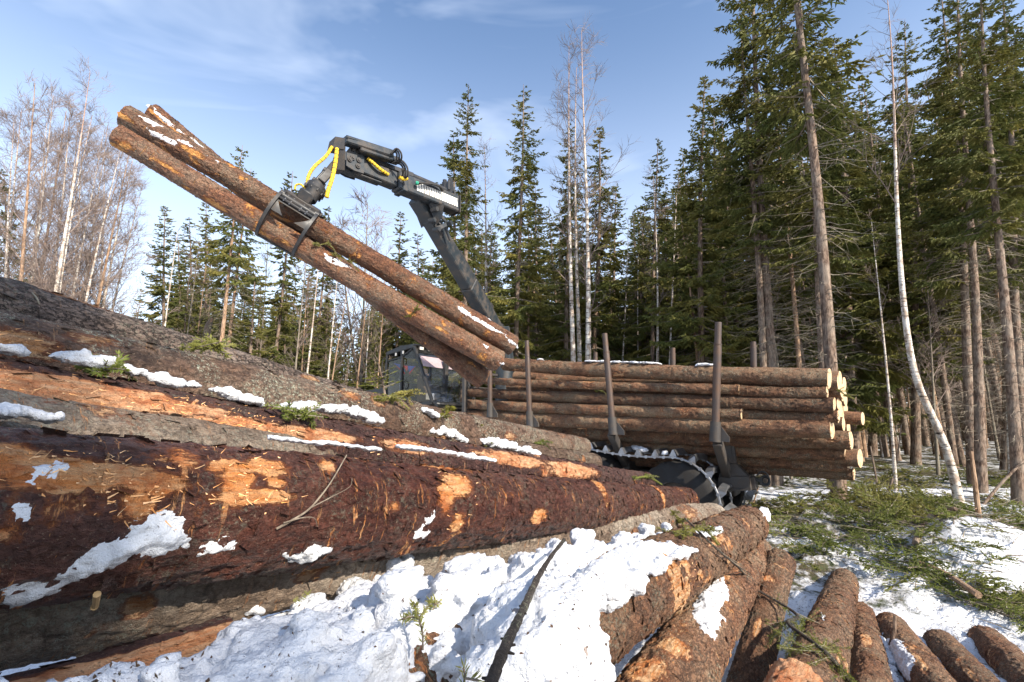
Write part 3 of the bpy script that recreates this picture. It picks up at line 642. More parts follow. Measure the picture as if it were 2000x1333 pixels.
# --- snow pressed on to the flank of the red log: shapes with their own thickness
def pip_sd(P2, poly):
    poly = np.asarray(poly, float); d = np.full(len(P2), 1e9); ins = np.zeros(len(P2), bool)
    for k in range(len(poly)):
        a = poly[k]; b = poly[(k+1) % len(poly)]; ab = b-a
        t = np.clip(((P2-a)@ab)/(ab@ab), 0, 1); d = np.minimum(d, np.linalg.norm(P2-(a+t[:, None]*ab), axis=1))
        c = (a[1] > P2[:, 1]) != (b[1] > P2[:, 1])
        xx = (b[0]-a[0])*(P2[:, 1]-a[1])/(b[1]-a[1]+1e-12)+a[0]; ins ^= c & (P2[:, 0] < xx)
    return np.where(ins, d, -d)
def snow_patch(lgk, polys, th, label, seed, mat='snow_dirty', name='snow_patch', soft=.03, hole=.25):
    lg = LG[lgk]; V_all = []; F_all = []; n0 = 0
    for poly in polys:
        hp = np.array([hit(lg, *q) for q in poly]); ph = np.unwrap(hp[:, 1]); R = (lg.r0+lg.r1)/2
        # outline on the unrolled bark
        pl = np.stack([hp[:, 0], ph*R], -1); lo = pl.min(0)-.05; hi = pl.max(0)+.05
        step = .005; nx = int((hi[0]-lo[0])/step)+2; ny = int((hi[1]-lo[1])/step)+2
        nx = min(nx, 420)
        GX, GY = np.meshgrid(np.linspace(lo[0], hi[0], nx), np.linspace(lo[1], hi[1], ny), indexing='ij')
        pts = np.stack([GX.ravel(), GY.ravel()], -1); p3 = np.stack([pts[:, 0], pts[:, 1], np.full(len(pts), seed*1.7)], -1)
        sd = pip_sd(pts, pl)-.008+.034*fbm(p3*34, 5, seed, .75)+.020*fbm(p3*np.array([8, 16, 1]), 2, seed+3)
        T = np.clip(sd/(soft*1.5), -1, 1); lump = fbm(p3*24, 4, seed+9, .6)
        T = np.where(T > 0, np.clip(T, 0, 1)**1.15*th*(.75+1.2*lump), T*.02) - th*hole*np.clip(fbm(p3*13, 3, seed+6)-.32, 0, 1)*6
        S = (GX/lg.L); A = GY/R
        V = lg.surf(S, A, T.reshape(GX.shape)); i = np.arange(nx*ny).reshape(nx, ny)
        F = np.stack([i[:-1, :-1], i[1:, :-1], i[1:, 1:], i[:-1, 1:]], -1).reshape(-1, 4)
        keep = (T[F] > -.010).any(1); F = F[keep]
        V_all.append(V.reshape(-1, 3)); F_all.append(F[:, ::-1]+n0); n0 += nx*ny
    V = np.concatenate(V_all); F = np.concatenate(F_all)
    used = np.unique(F); mp = np.full(len(V), -1); mp[used] = np.arange(len(used))
    me = mesh_np(name, V[used], mp[F], True, [M[mat]])
    o = link(name, me, None, mat4(lg.o, lg.x, lg.y, lg.z)); return tag(o, label, 'snow', kind='stuff')
snow_patch('L6', [[(300, 985), (345, 985), (375, 1030), (385, 1055), (340, 1075), (270, 1090), (180, 1125), (80, 1160), (0, 1178), (0, 1145), (60, 1130), (120, 1110), (165, 1080), (215, 1030)], [(385, 1060), (440, 1048), (480, 1045), (462, 1072), (400, 1092)]], .022, 'wide ragged snow smear low on the flank of the red log', 5)
snow_patch('L6', [[(840, 985), (856, 992), (852, 1008), (830, 1025), (850, 1018), (852, 1028), (822, 1042), (800, 1044), (818, 1015)]], .014, 'narrow boot-shaped snow scrap on the flank of the red log', 6, soft=.012, hole=0)
snow_patch('L6', [[(540, 1075), (590, 1068), (640, 1056), (648, 1066), (610, 1084), (565, 1092)]], .016, 'flat snow tongue under the belly of the red log', 8, soft=.014, hole=0)
snow_patch('L6', [[(50, 900), (130, 895), (150, 915), (90, 935), (45, 940)], [(20, 975), (60, 970), (62, 1000), (25, 1008)]], .010, 'thin frosty snow smears beside the splintered wood on the red log', 9, soft=.03, hole=.5)
snow_patch('L9', [[(1160, 1172), (1235, 1128), (1290, 1085), (1330, 1066), (1300, 1052), (1200, 1060), (1100, 1120), (1120, 1190), (1150, 1250), (1175, 1300), (1165, 1345), (1100, 1345)]], .030, 'melting snow crust clinging to the left flank of the peeled-patch log', 10, mat='snow', soft=.04, hole=.1)
snow_patch('L10', [[(1385, 1140), (1425, 1150), (1428, 1180), (1405, 1200), (1420, 1215), (1400, 1260), (1370, 1235), (1350, 1205), (1360, 1180)]], .016, 'wet snow smear spread over the broad brown log', 15, mat='snow', soft=.02, hole=.2)
snow_patch('L9', [[(1488, 990), (1503, 1000), (1505, 1015), (1490, 1008)]], .02, 'small snow dab on the far end of the peeled-patch log', 16, mat='snow', soft=.03, hole=0)
snow_patch('L1', [[(170, 592), (195, 596), (212, 604), (190, 606)], [(110, 618), (130, 622), (128, 628), (112, 624)]], .008, 'tiny snow flecks on the plated-bark log', 17, mat='snow', soft=.02, hole=0)
#snow_patch('L7', [[(0, 1200), (60, 1190), (140, 1175), (60, 1215), (0, 1240)]], .012, 'thin snow crust on the grey log in the lower left', 18, mat='snow_dirty', soft=.03, hole=.4)
#snow_patch('L8', [[(-20, 1275), (80, 1278), (150, 1275), (300, 1255), (430, 1270), (300, 1292), (170, 1300), (60, 1312), (-20, 1318)]], .016, 'snow crust on the peeled log in the bottom left corner', 19, mat='snow_dirty', soft=.03, hole=.6)
snow_patch('L12', [[(1605, 1200), (1615, 1205), (1612, 1215), (1603, 1210)]], .004, 'fleck of snow on the tan striped log', 21, mat='snow', soft=.02, hole=0)
snow_patch('L14', [[(1730, 1245), (1760, 1250), (1790, 1290), (1775, 1330), (1740, 1290)]], .016, 'snow crust on the brown log with the branch stub', 22, mat='snow', soft=.02, hole=.2)

# --- things strewn on the heap and torn out of the logs
from mathutils.bvhtree import BVHTree
_hm = bpy.data.objects['snow_heap'].data
_bvh = BVHTree.FromPolygons([v.co for v in _hm.vertices], [p.vertices for p in _hm.polygons])
def heap_hit(px, py):
    r = Vector(ray(px, py)); r.normalize(); h_ = _bvh.ray_cast(Vector(CAM), r); return (np.array(h_[0]), np.array(h_[1])) if h_[0] is not None else (None, None)
rs = np.random.RandomState(21); V_, F_ = [], []; n_ = 0
for k in range(2300):
    px, py = rs.uniform(0, 1330), rs.uniform(1050, 1340); p, nn = heap_hit(px, py)
    if p is None: continue
    if vnoise(np.array([[p[0]*5, p[1]*5, 3.]]), 3)[0] < .12 and rs.rand() < .85: continue
    d = unit(np.cross(nn, rs.randn(3))); s_ = np.cross(nn, d); L_ = .0012+.0048*rs.rand()**3; w_ = L_*rs.uniform(.25, .7)
    V_ += [p+nn*.0006-d*L_-s_*w_*.6, p+nn*.0012+s_*-w_, p+nn*.002+d*L_, p+nn*.0012+s_*w_]; F_.append((n_, n_+1, n_+2, n_+3)); n_ += 4
tag(link('bark_crumbs', mesh_np('bark_crumbs', V_, np.array(F_), False, [M['load']])), 'dark bark crumbs sprinkled over the foreground snow heap', 'crumbs', kind='stuff')
def shreds(lgk, spots, label, seed, mat):
    lg = LG[lgk]; rs = np.random.RandomState(seed); V_, F_ = [], []; n_ = 0
    for (px, py, la, lb, cnt) in spots:
        t0, ph0 = hit(lg, px, py)
        for k in range(int(cnt*.45)):
            u_, v_ = rs.randn()*la, rs.randn()*lb; t = t0+u_; Rr = lg.r0+(lg.r1-lg.r0)*t/lg.L; ph = ph0+v_/Rr
            L_ = .004+.018*rs.rand()**2.5; w_ = .0008+.0018*rs.rand(); yaw = rs.randn()*.6; m = 3
            for j in range(m+1):
                f = j/m; x_ = t+L_*f*math.cos(yaw); a__ = ph+L_*f*math.sin(yaw)/Rr; lf = .0015+L_*.45*f*f*rs.uniform(.4, 1.)
                for sgn in (-1, 1): V_.append(lg.surf(np.array([[x_/lg.L]]), np.array([[a__+sgn*w_*(1-.7*f)/Rr]]), lf)[0, 0])
                if j: F_.append((n_+2*j-2, n_+2*j-1, n_+2*j+1, n_+2*j))
            n_ += 2*(m+1)
    o = link('wood_shreds', mesh_np('wood_shreds', V_, np.array(F_), False, [mat]), None, mat4(lg.o, lg.x, lg.y, lg.z)); return tag(o, label, 'splinters', kind='stuff')
def fresh():
    N = NT('torn_wood'); v = N.n('TexCoord').outputs['Object']; g_ = N.n('NewGeometry').outputs['Random Per Island']
    return N.done(N.mix(g_, (.62, .25, .06), (.82, .52, .27)), .75)
M['torn'] = fresh()
shreds('L6', [(40, 905, .06, .03, 40), (200, 925, .10, .035, 90), (290, 945, .05, .05, 120), (470, 930, .06, .06, 50), (520, 900, .05, .04, 40), (490, 965, .06, .02, 30), (885, 925, .07, .05, 50), (895, 1010, .04, .02, 20)], 'torn orange wood shreds standing up from the scars on the red log', 3, M['torn'])
shreds('L4', [(60, 745, .2, .03, 60), (200, 762, .2, .03, 60), (330, 790, .12, .03, 60), (460, 815, .10, .03, 90), (500, 828, .06, .03, 60), (640, 850, .2, .03, 60), (800, 868, .2, .03, 50), (1000, 893, .3, .03, 50)], 'torn orange wood shreds along the peeled stripe of the reddish log', 4, M['torn'])
shreds('L2', [(30, 665, .05, .03, 50), (690, 768, .05, .03, 30), (740, 778, .05, .03, 30)], 'torn wood shreds around the scar on the lichen log', 5, M['torn'])
shreds('L9', [(1345, 1120, .08, .03, 40), (1350, 1170, .04, .03, 30), (1300, 1090, .05, .03, 20)], 'torn wood shreds edging the pale patch of the thick brown log', 6, M['torn'])
shreds('L10', [(1400, 1130, .08, .04, 50), (1320, 1270, .06, .04, 60), (1260, 1315, .06, .05, 60)], 'torn wood shreds on the broad brown log', 7, M['torn'])
shreds('L7', [(620, 1100, .03, .03, 60), (600, 1125, .03, .03, 40)], 'torn wood shreds in the scar on the pale grey log', 8, M['torn'])
shreds('L12', [(1600, 1180, .35, .05, 60), (1610, 1290, .2, .05, 40)], 'torn wood shreds on the tan striped log', 9, M['torn'])

# ================================================================== THE FORWARDER AND ITS LOAD
OP = np.array([4.33, 6.20, 1.28]); FH = unit([-5.3, 3.9, 0]); LAT = np.array([-FH[1]*-1, 0, 0])
LAT = unit(np.array([.593, .805, 0.])); FW = unit(FH+np.array([0, 0, .056])); UP = np.cross(LAT, FW)*-1
UP = UP if UP[2] > 0 else -UP
NB = unit(np.cross(FW, UP)); NB = NB if NB @ LAT > 0 else -NB
def FP3(a, l, h): return OP + FW*a + LAT*l + UP*h          # along, sideways (away), up from the near lower rear corner
def npx(px, py, l=0.):                                     # where a sight line meets the upright plane l metres inside the near side
    r = ray(px, py); o = OP+LAT*l; k = ((o-CAM)@LAT)/(r@LAT); return CAM+r*k
def coords(p): q = p-OP; return q@FW, q@LAT, q@UP

fwd = empty('forwarder', FP3(4.5, 1.3, 0.)*np.array([1, 1, 0]))
tag(fwd, 'dark grey forwarder with raised loader crane, cab windows and loaded log bunk', 'forwarder')
# ---- stakes of the near side, measured from top to shoe
def stake(top, bot, l, r, sleeve=True):
    t = npx(*top, l); b = npx(*bot, l)
    if not sleeve: b = b
    mb = MB(); d = unit(t-b); n = 18
    zs = np.linspace(0, 1, n)
    mb.tube([b+(t-b)*z for z in zs], [r*(1.0 if z < .80 else .86) for z in zs], n=18)
    mb.tube([b+(t-b)*.795, b+(t-b)*.805], [r*1.05, r*1.05], n=18)
    o = mb.build('stake', M['stake'], fwd, True)
    m2 = MB(); base = b-d*.0; a1 = unit(FW)
    m2.tube([base-d*.10, base+d*.20], [r*1.42, r*1.30], n=18)
    m2.prism([base-d*.09-FW*r*.9, base+d*.16-FW*r*.9, base-d*.02-FW*(r+.14), base-d*.09-FW*(r+.14)], LAT*.03)
    sh = m2.build('stake_shoe', M['frame'], o, True)
stake((1403, 630), (1397, 850), -.10, .058)
stake((1181, 652), (1197, 838), -.10, .056)
stake((1029, 666), (1035, 824), -.10, .052)
stake((957, 688), (957, 806), -.10, .050)
# far side stakes, their tips rising above the load
for px, y0, y1, l in ((1471, 668, 800, 2.35), (1314, 680, 800, 2.35), (1163, 689, 800, 2.35)):
    t = npx(px, y0, l); mb = MB(); b = t-UP*1.7
    mb.tube([b, t-UP*.12, t-UP*.118, t], [.058, .058, .052, .052], n=14)
    mb.build('stake', M['stake'], fwd, True)
# ---- bolsters and main beam
mb = MB()
for a in (coords(npx(1403, 850))[0], coords(npx(1197, 838))[0], coords(npx(1035, 824))[0]):
    mb.beam(FP3(a, .55, -.60), FP3(a, 2.0, -.60), .16, .16, up=UP)
    mb.beam(FP3(a, -.06, .02), FP3(a, .60, -.56), .13, .14, up=UP); mb.beam(FP3(a, 2.6, .02), FP3(a, 1.95, -.56), .13, .14, up=UP)
mb.beam(FP3(1.45, 1.25, -.80), FP3(7.2, 1.25, -.80), .42, .26, up=UP, bev=.02)
mb.build('bunk_frame', M['frame'], fwd)
# rear cross member with its drop plate, seen below the load
mb = MB(); q = lambda px, py, l: npx(px, py, l)
ll = .50
mb.prism([q(1408, 862, ll), q(1432, 862, ll), q(1438, 905, ll), q(1412, 905, ll)], LAT*.10)
mb.prism([q(1415, 862, ll-.012), q(1426, 862, ll-.012), q(1431, 905, ll-.012), q(1420, 905, ll-.012)], LAT*.012)
mb.prism([q(1412, 906, ll), q(1436, 906, ll), q(1460, 930, ll), q(1404, 930, ll)], LAT*.16)
mb.prism([q(1404, 931, ll), q(1462, 931, ll), q(1466, 955, ll), q(1400, 955, ll)], LAT*.5)
mb.prism([q(1393, 955.5, ll-.02), q(1466, 955.5, ll-.02), q(1466, 959, ll-.02), q(1393, 959, ll-.02)], LAT*.55)
mb.beam(q(1466, 944, ll+.2), q(1478, 944, ll+.2), .16, .20, up=UP)
mb.tube([q(1393, 946, ll+.15), q(1405, 946, ll+.15)], .06, n=14)
mb.build('rear_crossmember', M['frame'], fwd)
mb = MB(); c = q(1494, 940, ll+.15)
for k in range(3):
    an = np.linspace(0, 2*np.pi, 22); rr = .075-.012*k
    mb.tube([c+FW*math.cos(t)*rr*.9+UP*math.sin(t)*rr+LAT*(.025*k+.02*math.sin(t)) for t in an], .013, n=6, cap=False)
mb.tube(bez([q(1478, 930, ll+.15), q(1486, 922, ll+.15), q(1497, 925, ll+.15), q(1503, 936, ll+.15)], 12), .014, n=6)
mb.beam(q(1476, 936, ll+.15), q(1488, 942, ll+.15), .04, .05, up=UP)
mb.build('tow_hitch', M['dark'], fwd, True)
# ---- wheels and tracks
def wheel(a, l, R=.60, wd=.62, h=-.92):
    mb = MB(); prof = [(0, .30), (.03, .52), (.06, .57), (.12, .60), (.5, .605), (.88, .60), (.94, .57), (.97, .52), (1, .30)]
    n = 44; V = []; F = []
    for j, (u_, rr) in enumerate(prof):
        for k in range(n):
            t = 2*np.pi*k/n; r2 = rr*R/.6+(.02 if (k % 2 == 0 and rr > .58) else 0)
            V.append(FP3(a+math.cos(t)*r2, l+u_*wd, h+math.sin(t)*r2))
    for j in range(len(prof)-1):
        for k in range(n): F.append((j*n+k, j*n+(k+1) % n, (j+1)*n+(k+1) % n, (j+1)*n+k))
    mb.add(V, F); w = mb.build('wheel', M['rubber'], fwd, True)
    m2 = MB(); V = []; F = []
    for j, (u_, rr) in enumerate([(.02, .30), (.10, .28), (.16, .20), (.14, .06), (.10, .001)]):
        for k in range(24): t = 2*np.pi*k/24; V.append(FP3(a+math.cos(t)*rr, l+u_*wd, h+math.sin(t)*rr))
    for j in range(4):
        for k in range(24): F.append((j*24+k, j*24+(k+1) % 24, (j+1)*24+(k+1) % 24, (j+1)*24+k))
    m2.add(V, F); m2.build('rim', M['frame'], w, True)
    return w
A0, A1 = 2.15, 3.72; WH = -.98
wheel(A0, .02, h=WH); wheel(A1, .02, h=WH)
wheel(A0, 1.95, h=WH); wheel(A1, 1.95, h=WH)
def track(l0, wd, sag=.05):
    R = .70; path = []; tot = 2*(A1-A0)+2*math.pi*R; nl = 26
    def at(s):
        s = s % tot; L1_ = A1-A0
        if s < L1_: return A0+s, WH+R-sag*math.sin(math.pi*s/L1_), 0, 1
        s -= L1_
        if s < math.pi*R: t = math.pi/2-s/R; return A1+R*math.cos(t), WH+R*math.sin(t), math.cos(t), math.sin(t)
        s -= math.pi*R
        if s < L1_: return A1-s, WH-R, 0, -1
        s -= L1_; t = -math.pi/2-s/R; return A0+R*math.cos(t), WH+R*math.sin(t), math.cos(t), math.sin(t)
    root = None; rs = np.random.RandomState(5)
    # side chains
    mb = MB()
    for le in (l0, l0+wd):
        if le != l0: root = mb.build('track', M['steel'], fwd, True); mb = MB()
        for k in range(nl*2):
            a, h, na_, nh = at(k*tot/nl/2); b, g, _, _ = at((k+.86)*tot/nl/2)
            mb.tube([FP3(a, le, h), FP3(b, le, g)], .017, n=8)
            mb.tube([FP3(a, le-.022, h), FP3(a, le+.022, h)], .026, n=8)
    mb.build('side_chain', M['steel'], root, True)
    # cross members: curved grouser plates
    for k in range(nl):
        a, h, na_, nh = at(k*tot/nl); V = []; m2 = MB(); ta, th_ = nh, -na_
        for j, u_ in enumerate(np.linspace(0, 1, 9)):
            ct = math.sin(u_*math.pi); c0 = FP3(a, l0+u_*wd, h)
            out = FW*na_+UP*nh; al = FW*ta+UP*th_
            c0 = c0 + al*.06*(ct) - out*.02*ct
            tip = .115*(1-.35*ct); c0 = c0+out*.05*ct
            V += [c0-al*.065, c0+al*.065, c0+al*.012+out*tip, c0-al*.012+out*tip]
        F = []
        for j in range(8):
            for e in range(4): F.append((j*4+e, j*4+(e+1) % 4, (j+1)*4+(e+1) % 4, (j+1)*4+e))
        F += [(3, 2, 1, 0), (32, 33, 34, 35)]
        m2.add(V, F); m2.build('track_plate', M['steel'], root, False)
    return at
tr_at = track(-.05, .74)
track(1.88, .76)
# ---- front half: engine body, front wheels (low behind the pile)
mb = MB(); q0 = lambda a, l, h: FP3(a, l, h)
mb.hexa([q0(7.3, .35, -.75), q0(9.4, .35, -.75), q0(9.4, 2.25, -.75), q0(7.3, 2.25, -.75), q0(7.3, .35, .02), q0(9.4, .35, .02), q0(9.4, 2.25, .02), q0(7.3, 2.25, .02)])
mb.hexa([q0(9.5, .5, -.75), q0(11.6, .5, -.70), q0(11.6, 2.1, -.70), q0(9.5, 2.1, -.75), q0(9.5, .5, .85), q0(11.5, .6, .55), q0(11.5, 2.0, .55), q0(9.5, 2.1, .85)])
mb.build('chassis', M['crane'], fwd)
wheel(8.0, -.1, h=WH); wheel(9.6, -.1, h=WH); wheel(8.0, 2.0, h=WH); wheel(9.6, 2.0, h=WH)

# ---- the cab, outlined on its near side
CL = .38; CW = 1.62
c_ = lambda px, py, l=0.: npx(px, py, CL)+LAT*l
Rt, Rf = c_(809, 677), c_(757, 692); Bt = c_(845, 787); Bf = c_(756, 800)
def lerp(a, b, t): return np.asarray(a)*(1-t)+np.asarray(b)*t
cabroot = None
mb = MB(); g = .065
for l in (0, CW):
    o_ = LAT*l
    mb.beam(Rt+o_, Bt+o_, g, g*1.3, up=UP)          # slanted screen pillar
    mb.beam(Rf+o_, c_(753, 745)+o_, g, g, up=FW); mb.beam(c_(753, 745)+o_, Bf+o_, g, g, up=FW)
    mb.beam(Rt+o_, Rf+o_, g*1.1, g*1.1, up=UP)
    mb.beam(Bt+o_, Bf+o_, g, g*1.4, up=UP)
    mb.beam(c_(786, 684)+o_, c_(783, 790)+o_, .075, .075, up=FW)
    mb.beam(c_(758, 706)+o_, c_(786, 697)+o_, g*.7, g*.7, up=UP)
    mb.beam(c_(786, 697)+o_, c_(806, 681)+o_, g*.7, g*.7, up=UP)
for p_ in (Rt, Rf, Bt, Bf): mb.beam(p_, p_+LAT*CW, g, g, up=UP)
mb.beam(Rt-UP*.10-FW*.02, Rt-UP*.10-FW*.02+LAT*CW, g, .10, up=UP)
mb.prism([Rt+UP*.03-FW*.10, Rt+UP*.075-FW*.02, lerp(Rt, Rf, .5)+UP*.12, Rf+UP*.06+FW*.06, Rf+UP*.0+FW*.09, lerp(Rt, Rf, .5)+UP*.03], LAT*(CW+.0))
# curved sill below the screen
mb.prism([Bt-FW*.04, Bt+FW*.25, Bt+FW*.25-UP*.35, Bt-UP*.35-FW*.04], LAT*CW)
mb.tube(bez([Bt+LAT*0-FW*.03, Bt+LAT*.15-FW*.16-UP*.03, Bt+LAT*(CW/2)-FW*.20-UP*.03, Bt+LAT*(CW-.1)-FW*.14-UP*.02, Bt+LAT*CW], 16), .045, n=10)
mb.prism([Bt, Bt-FW*.18-UP*.03, Bt-FW*.18-UP*.16, Bt-UP*.3], LAT*CW)
cabf = mb.build('cab', M['cab'], fwd)
adopt_later = [fwd]
def pane(name, pts, mat, parent, off=0.):
    m = MB(); pts = np.asarray(pts, float); nrm = unit(np.cross(pts[1]-pts[0], pts[2]-pts[0])); m.prism(pts-nrm*.003, nrm*.006); return m.build(name, mat, parent)
pane('side_window', [c_(759, 708, .01), c_(784, 699, .01), c_(782, 788, .01), c_(757, 795, .01)], M['glass'], cabf)
pane('side_window', [c_(788, 698, .01), c_(806, 684, .01), c_(842, 785, .01), c_(786, 787, .01)], M['glass'], cabf)
pane('side_window', [c_(759, 708, CW), c_(784, 699, CW), c_(782, 788, CW), c_(757, 795, CW)], M['glass'], cabf)
pane('side_window', [c_(788, 698, CW), c_(806, 684, CW), c_(842, 785, CW), c_(786, 787, CW)], M['glass'], cabf)
pane('windscreen', [Rt-UP*.14+LAT*.03-FW*.03, Rt-UP*.14+LAT*(CW-.03)-FW*.03, Bt+UP*.03+LAT*(CW-.03)-FW*.005, Bt+UP*.03+LAT*.03-FW*.005], M['screen'], cabf)
pane('sun_strip', [lerp(Rt, Bt, .17)+LAT*.05-FW*.05, lerp(Rt, Bt, .17)+LAT*(CW-.05)-FW*.05, lerp(Rt, Bt, .36)+LAT*(CW-.05)-FW*.04, lerp(Rt, Bt, .36)+LAT*.05-FW*.04], paint('sun_strip', (.40, .30, .32), .4, .3, chips=False), cabf)
# roof work lamps
for l, dz in ((.18, 0), (.48, .0), (1.15, 0), (1.42, 0)):
    m = MB(); c = Rt+LAT*l-UP*.035-FW*.04; m.beam(c+FW*.06, c-FW*.05, .17, .10, up=UP); lp = m.build('work_lamp', M['dark'], cabf)
    m = MB(); m.beam(c-FW*.05, c-FW*.058, .13, .075, up=UP, bev=.003); m.build('lens', M['paper'] if l < 1.3 else M['steel'], lp)
for a in (.35, .62):
    m = MB(); c = lerp(Rt, Rf, a)-UP*.09; m.beam(c, c-LAT*.045, .075, .10, up=UP); lp = m.build('work_lamp', M['cab'], cabf)
    m = MB(); m.beam(c-LAT*.045, c-LAT*.052, .055, .08, up=UP, bev=.003); m.build('lens', M['paper'], lp)
m = MB(); c = lerp(Rt, Rf, .5)+UP*.13+LAT*.2; m.beam(c, c+FW*.24, .12, .05, up=UP); m.build('roof_hatch', M['dark'], cabf)
# handles, mirror bar, wiper, seat, column, pennant, paper
m = MB(); m.tube(bez([c_(757, 698, -.02), c_(751, 705, -.06), c_(750, 730, -.06), c_(752, 748, -.02)], 14), .014, n=7)
m.tube(bez([c_(787, 700, -.02), c_(789, 703, -.07), c_(788, 712, -.07)], 8), .012, n=7)
m.tube(bez([c_(789, 743, -.02), c_(793, 747, -.06), c_(792, 758, -.06), c_(789, 760, -.02)], 12), .013, n=7); m.build('grab_handle', M['hose'], cabf, True)
m = MB(); m.beam(c_(784, 698, -.02), c_(781, 790, -.02), .015, .02, up=LAT); m.build('door_seal', M['steel'], cabf)
m = MB(); s0 = lerp(Bt, Bf, .55)+LAT*.8-UP*.1
m.beam(s0+UP*.05, s0+UP*.22, .5, .5, up=FW, bev=.06); m.beam(s0+FW*.22+UP*.2, s0+FW*.30+UP*.95, .46, .14, up=FW, bev=.05); m.beam(s0+FW*.31+UP*.97, s0+FW*.33+UP*1.15, .26, .10, up=FW, bev=.03)
m.build('seat', M['seat'], cabf, True)
m = MB(); m.beam(lerp(Bt, Bf, .25)+LAT*CW*.5-UP*.2, lerp(Bt, Bf, .25)+LAT*CW*.5+UP*1.25, .12, .12, up=FW); m.build('inner_pillar', M['dark'], cabf)
m = MB(); pA, pB, pC = c_(765, 709, .10), c_(797, 713, .25), c_(787, 733, .25)
m.prism([c_(764, 709, .08), c_(778, 712, .12), c_(784, 727, .14)], LAT*.004, 0); m.prism([c_(788, 714, .14), c_(801, 714, .2), c_(789, 728, .18)], LAT*.004, 0)
m.prism([c_(778, 712, .13), c_(788, 714, .15), c_(786, 724, .15)], LAT*.004, 1)
m.prism([c_(766, 712, .075), c_(784, 728, .13), c_(783, 731, .13)], LAT*.003, 1); m.prism([c_(789, 727, .17), c_(801, 714, .19), c_(790, 731, .17)], LAT*.003, 1)
m.build('pennant', [M['blue'], M['redcloth']], cabf)
m = MB(); m.prism([c_(818, 768, .25), c_(833, 768, .25), c_(833, 781, .25), c_(817, 780, .25)], LAT*.01); m.build('document_holder', M['paper'], cabf)
m = MB(); w0 = Bt+LAT*(CW-.35)-FW*.03; w1 = lerp(Rt, Bt, .45)+LAT*(CW-.10)-FW*.06
m.beam(w0, w1, .015, .02); m.beam(w0+LAT*.1, w1+LAT*.05, .012, .012); m.beam(w0+LAT*.04-FW*.01, w1+LAT*.03-FW*.02+UP*.1, .02, .012); m.build('wiper', M['hose'], cabf)
m = MB(); g0 = Bt+LAT*(CW+.02)
for k in range(3): m.tube(bez([g0-FW*.05, g0-FW*(.25+.05*k)+UP*(.10+.03*k), g0-FW*(.45+.06*k)-UP*.1, g0-FW*.5-UP*.5], 14), .022, n=7)
m.build('cab_hoses', M['hose'], cabf, True)

# ---- bunk gate between cab and load
m = MB(); m.beam(npx(908, 738, .0), npx(907, 806, .0), .10, .09, up=FW); ga = coords(npx(907, 770, 0.))[0]
m.beam(FP3(ga, 2.4, 1.25), FP3(ga, 2.4, -.1), .10, .09, up=FW)
for h in (.05, .4, .75, 1.1): m.beam(FP3(ga, 0, h), FP3(ga, 2.4, h), .05, .06, up=UP)
m.build('bunk_gate', M['frame'], fwd)

# ---- the loader crane
CR = {}
def cp(px, py, Y): return P(px, py, Y)
base = cp(985, 800, 11.2); knee0 = cp(978, 662, 10.9); elbow = cp(818, 392, 8.1)
m = MB(); m.tube([base-np.array([0, 0, .6]), base+np.array([0, 0, .9]), cp(985, 690, 11.2)], [.26, .22, .2], n=20); m.beam(cp(985, 712, 11.2), cp(975, 640, 11.1), .34, .4, up=FW); m.build('crane_column', M['crane'], fwd, True)
ax = unit(elbow-knee0)
side = unit(np.cross(ax, [0, 0, 1.])); side = side if side[1] < 0 else -side       # broadly towards the camera
upb = np.cross(side, ax); upb = upb if upb[2] > 0 else -upb
m = MB()
m.beam(knee0, lerp(knee0, elbow, .45), .30, .30, .29, .38, up=upb, bev=.02)
m.beam(lerp(knee0, elbow, .452), lerp(knee0, elbow, .90), .27, .36, .24, .30, up=upb, bev=.02)
m.beam(lerp(knee0, elbow, .87), lerp(knee0, elbow, 1.02), .30, .26, .26, .34, up=upb, bev=.02)
boom = m.build('main_boom', M['crane'], fwd)
m = MB(); c0 = lerp(knee0, elbow, .22)+upb*.27; c1 = lerp(knee0, elbow, .62)+upb*.27; c2 = lerp(knee0, elbow, .84)+upb*.25
m.cyl(c0, c1, .062, n=18); m.cyl(c1, c1+unit(c2-c1)*.03, .070, n=18); m.beam(c0-ax*.1, c0+ax*.04, .12, .14, up=upb); cy = m.build('lift_cylinder', M['dark'], boom, True)
m = MB(); m.cyl(c1, c2, .032, n=14); m.build('piston_rod', M['steel'], cy, True)
m = MB(); m.tube(bez([lerp(knee0, elbow, .12)+upb*.22-side*.05, lerp(knee0, elbow, .4)+upb*.36-side*.05, lerp(knee0, elbow, .7)+upb*.34-side*.03], 20), .018, n=7)
m.tube(bez([cp(972, 640, 10.8), cp(976, 655, 10.7), cp(978, 672, 10.7), cp(972, 700, 10.7)], 14), .02, n=7); m.build('boom_hose', M['hose'], boom, True)
m = MB()
for k in range(5): m.beam(cp(962+k*2.6, 629+k*.6, 10.72), cp(962+k*2.6, 637+k*.8, 10.72), .02, .03, up=side)
m.beam(cp(958, 631, 10.78), cp(982, 640, 10.78), .07, .15, up=(0, 0, 1)); m.build('valve_block', M['dark'], boom)
m = MB(); m.tube(bez([cp(978, 668, 10.6), cp(982, 676, 10.6), cp(978, 690, 10.6), cp(974, 702, 10.6)], 12), .035, n=8); m.build('hose_guard', M['yellow'], boom, True)

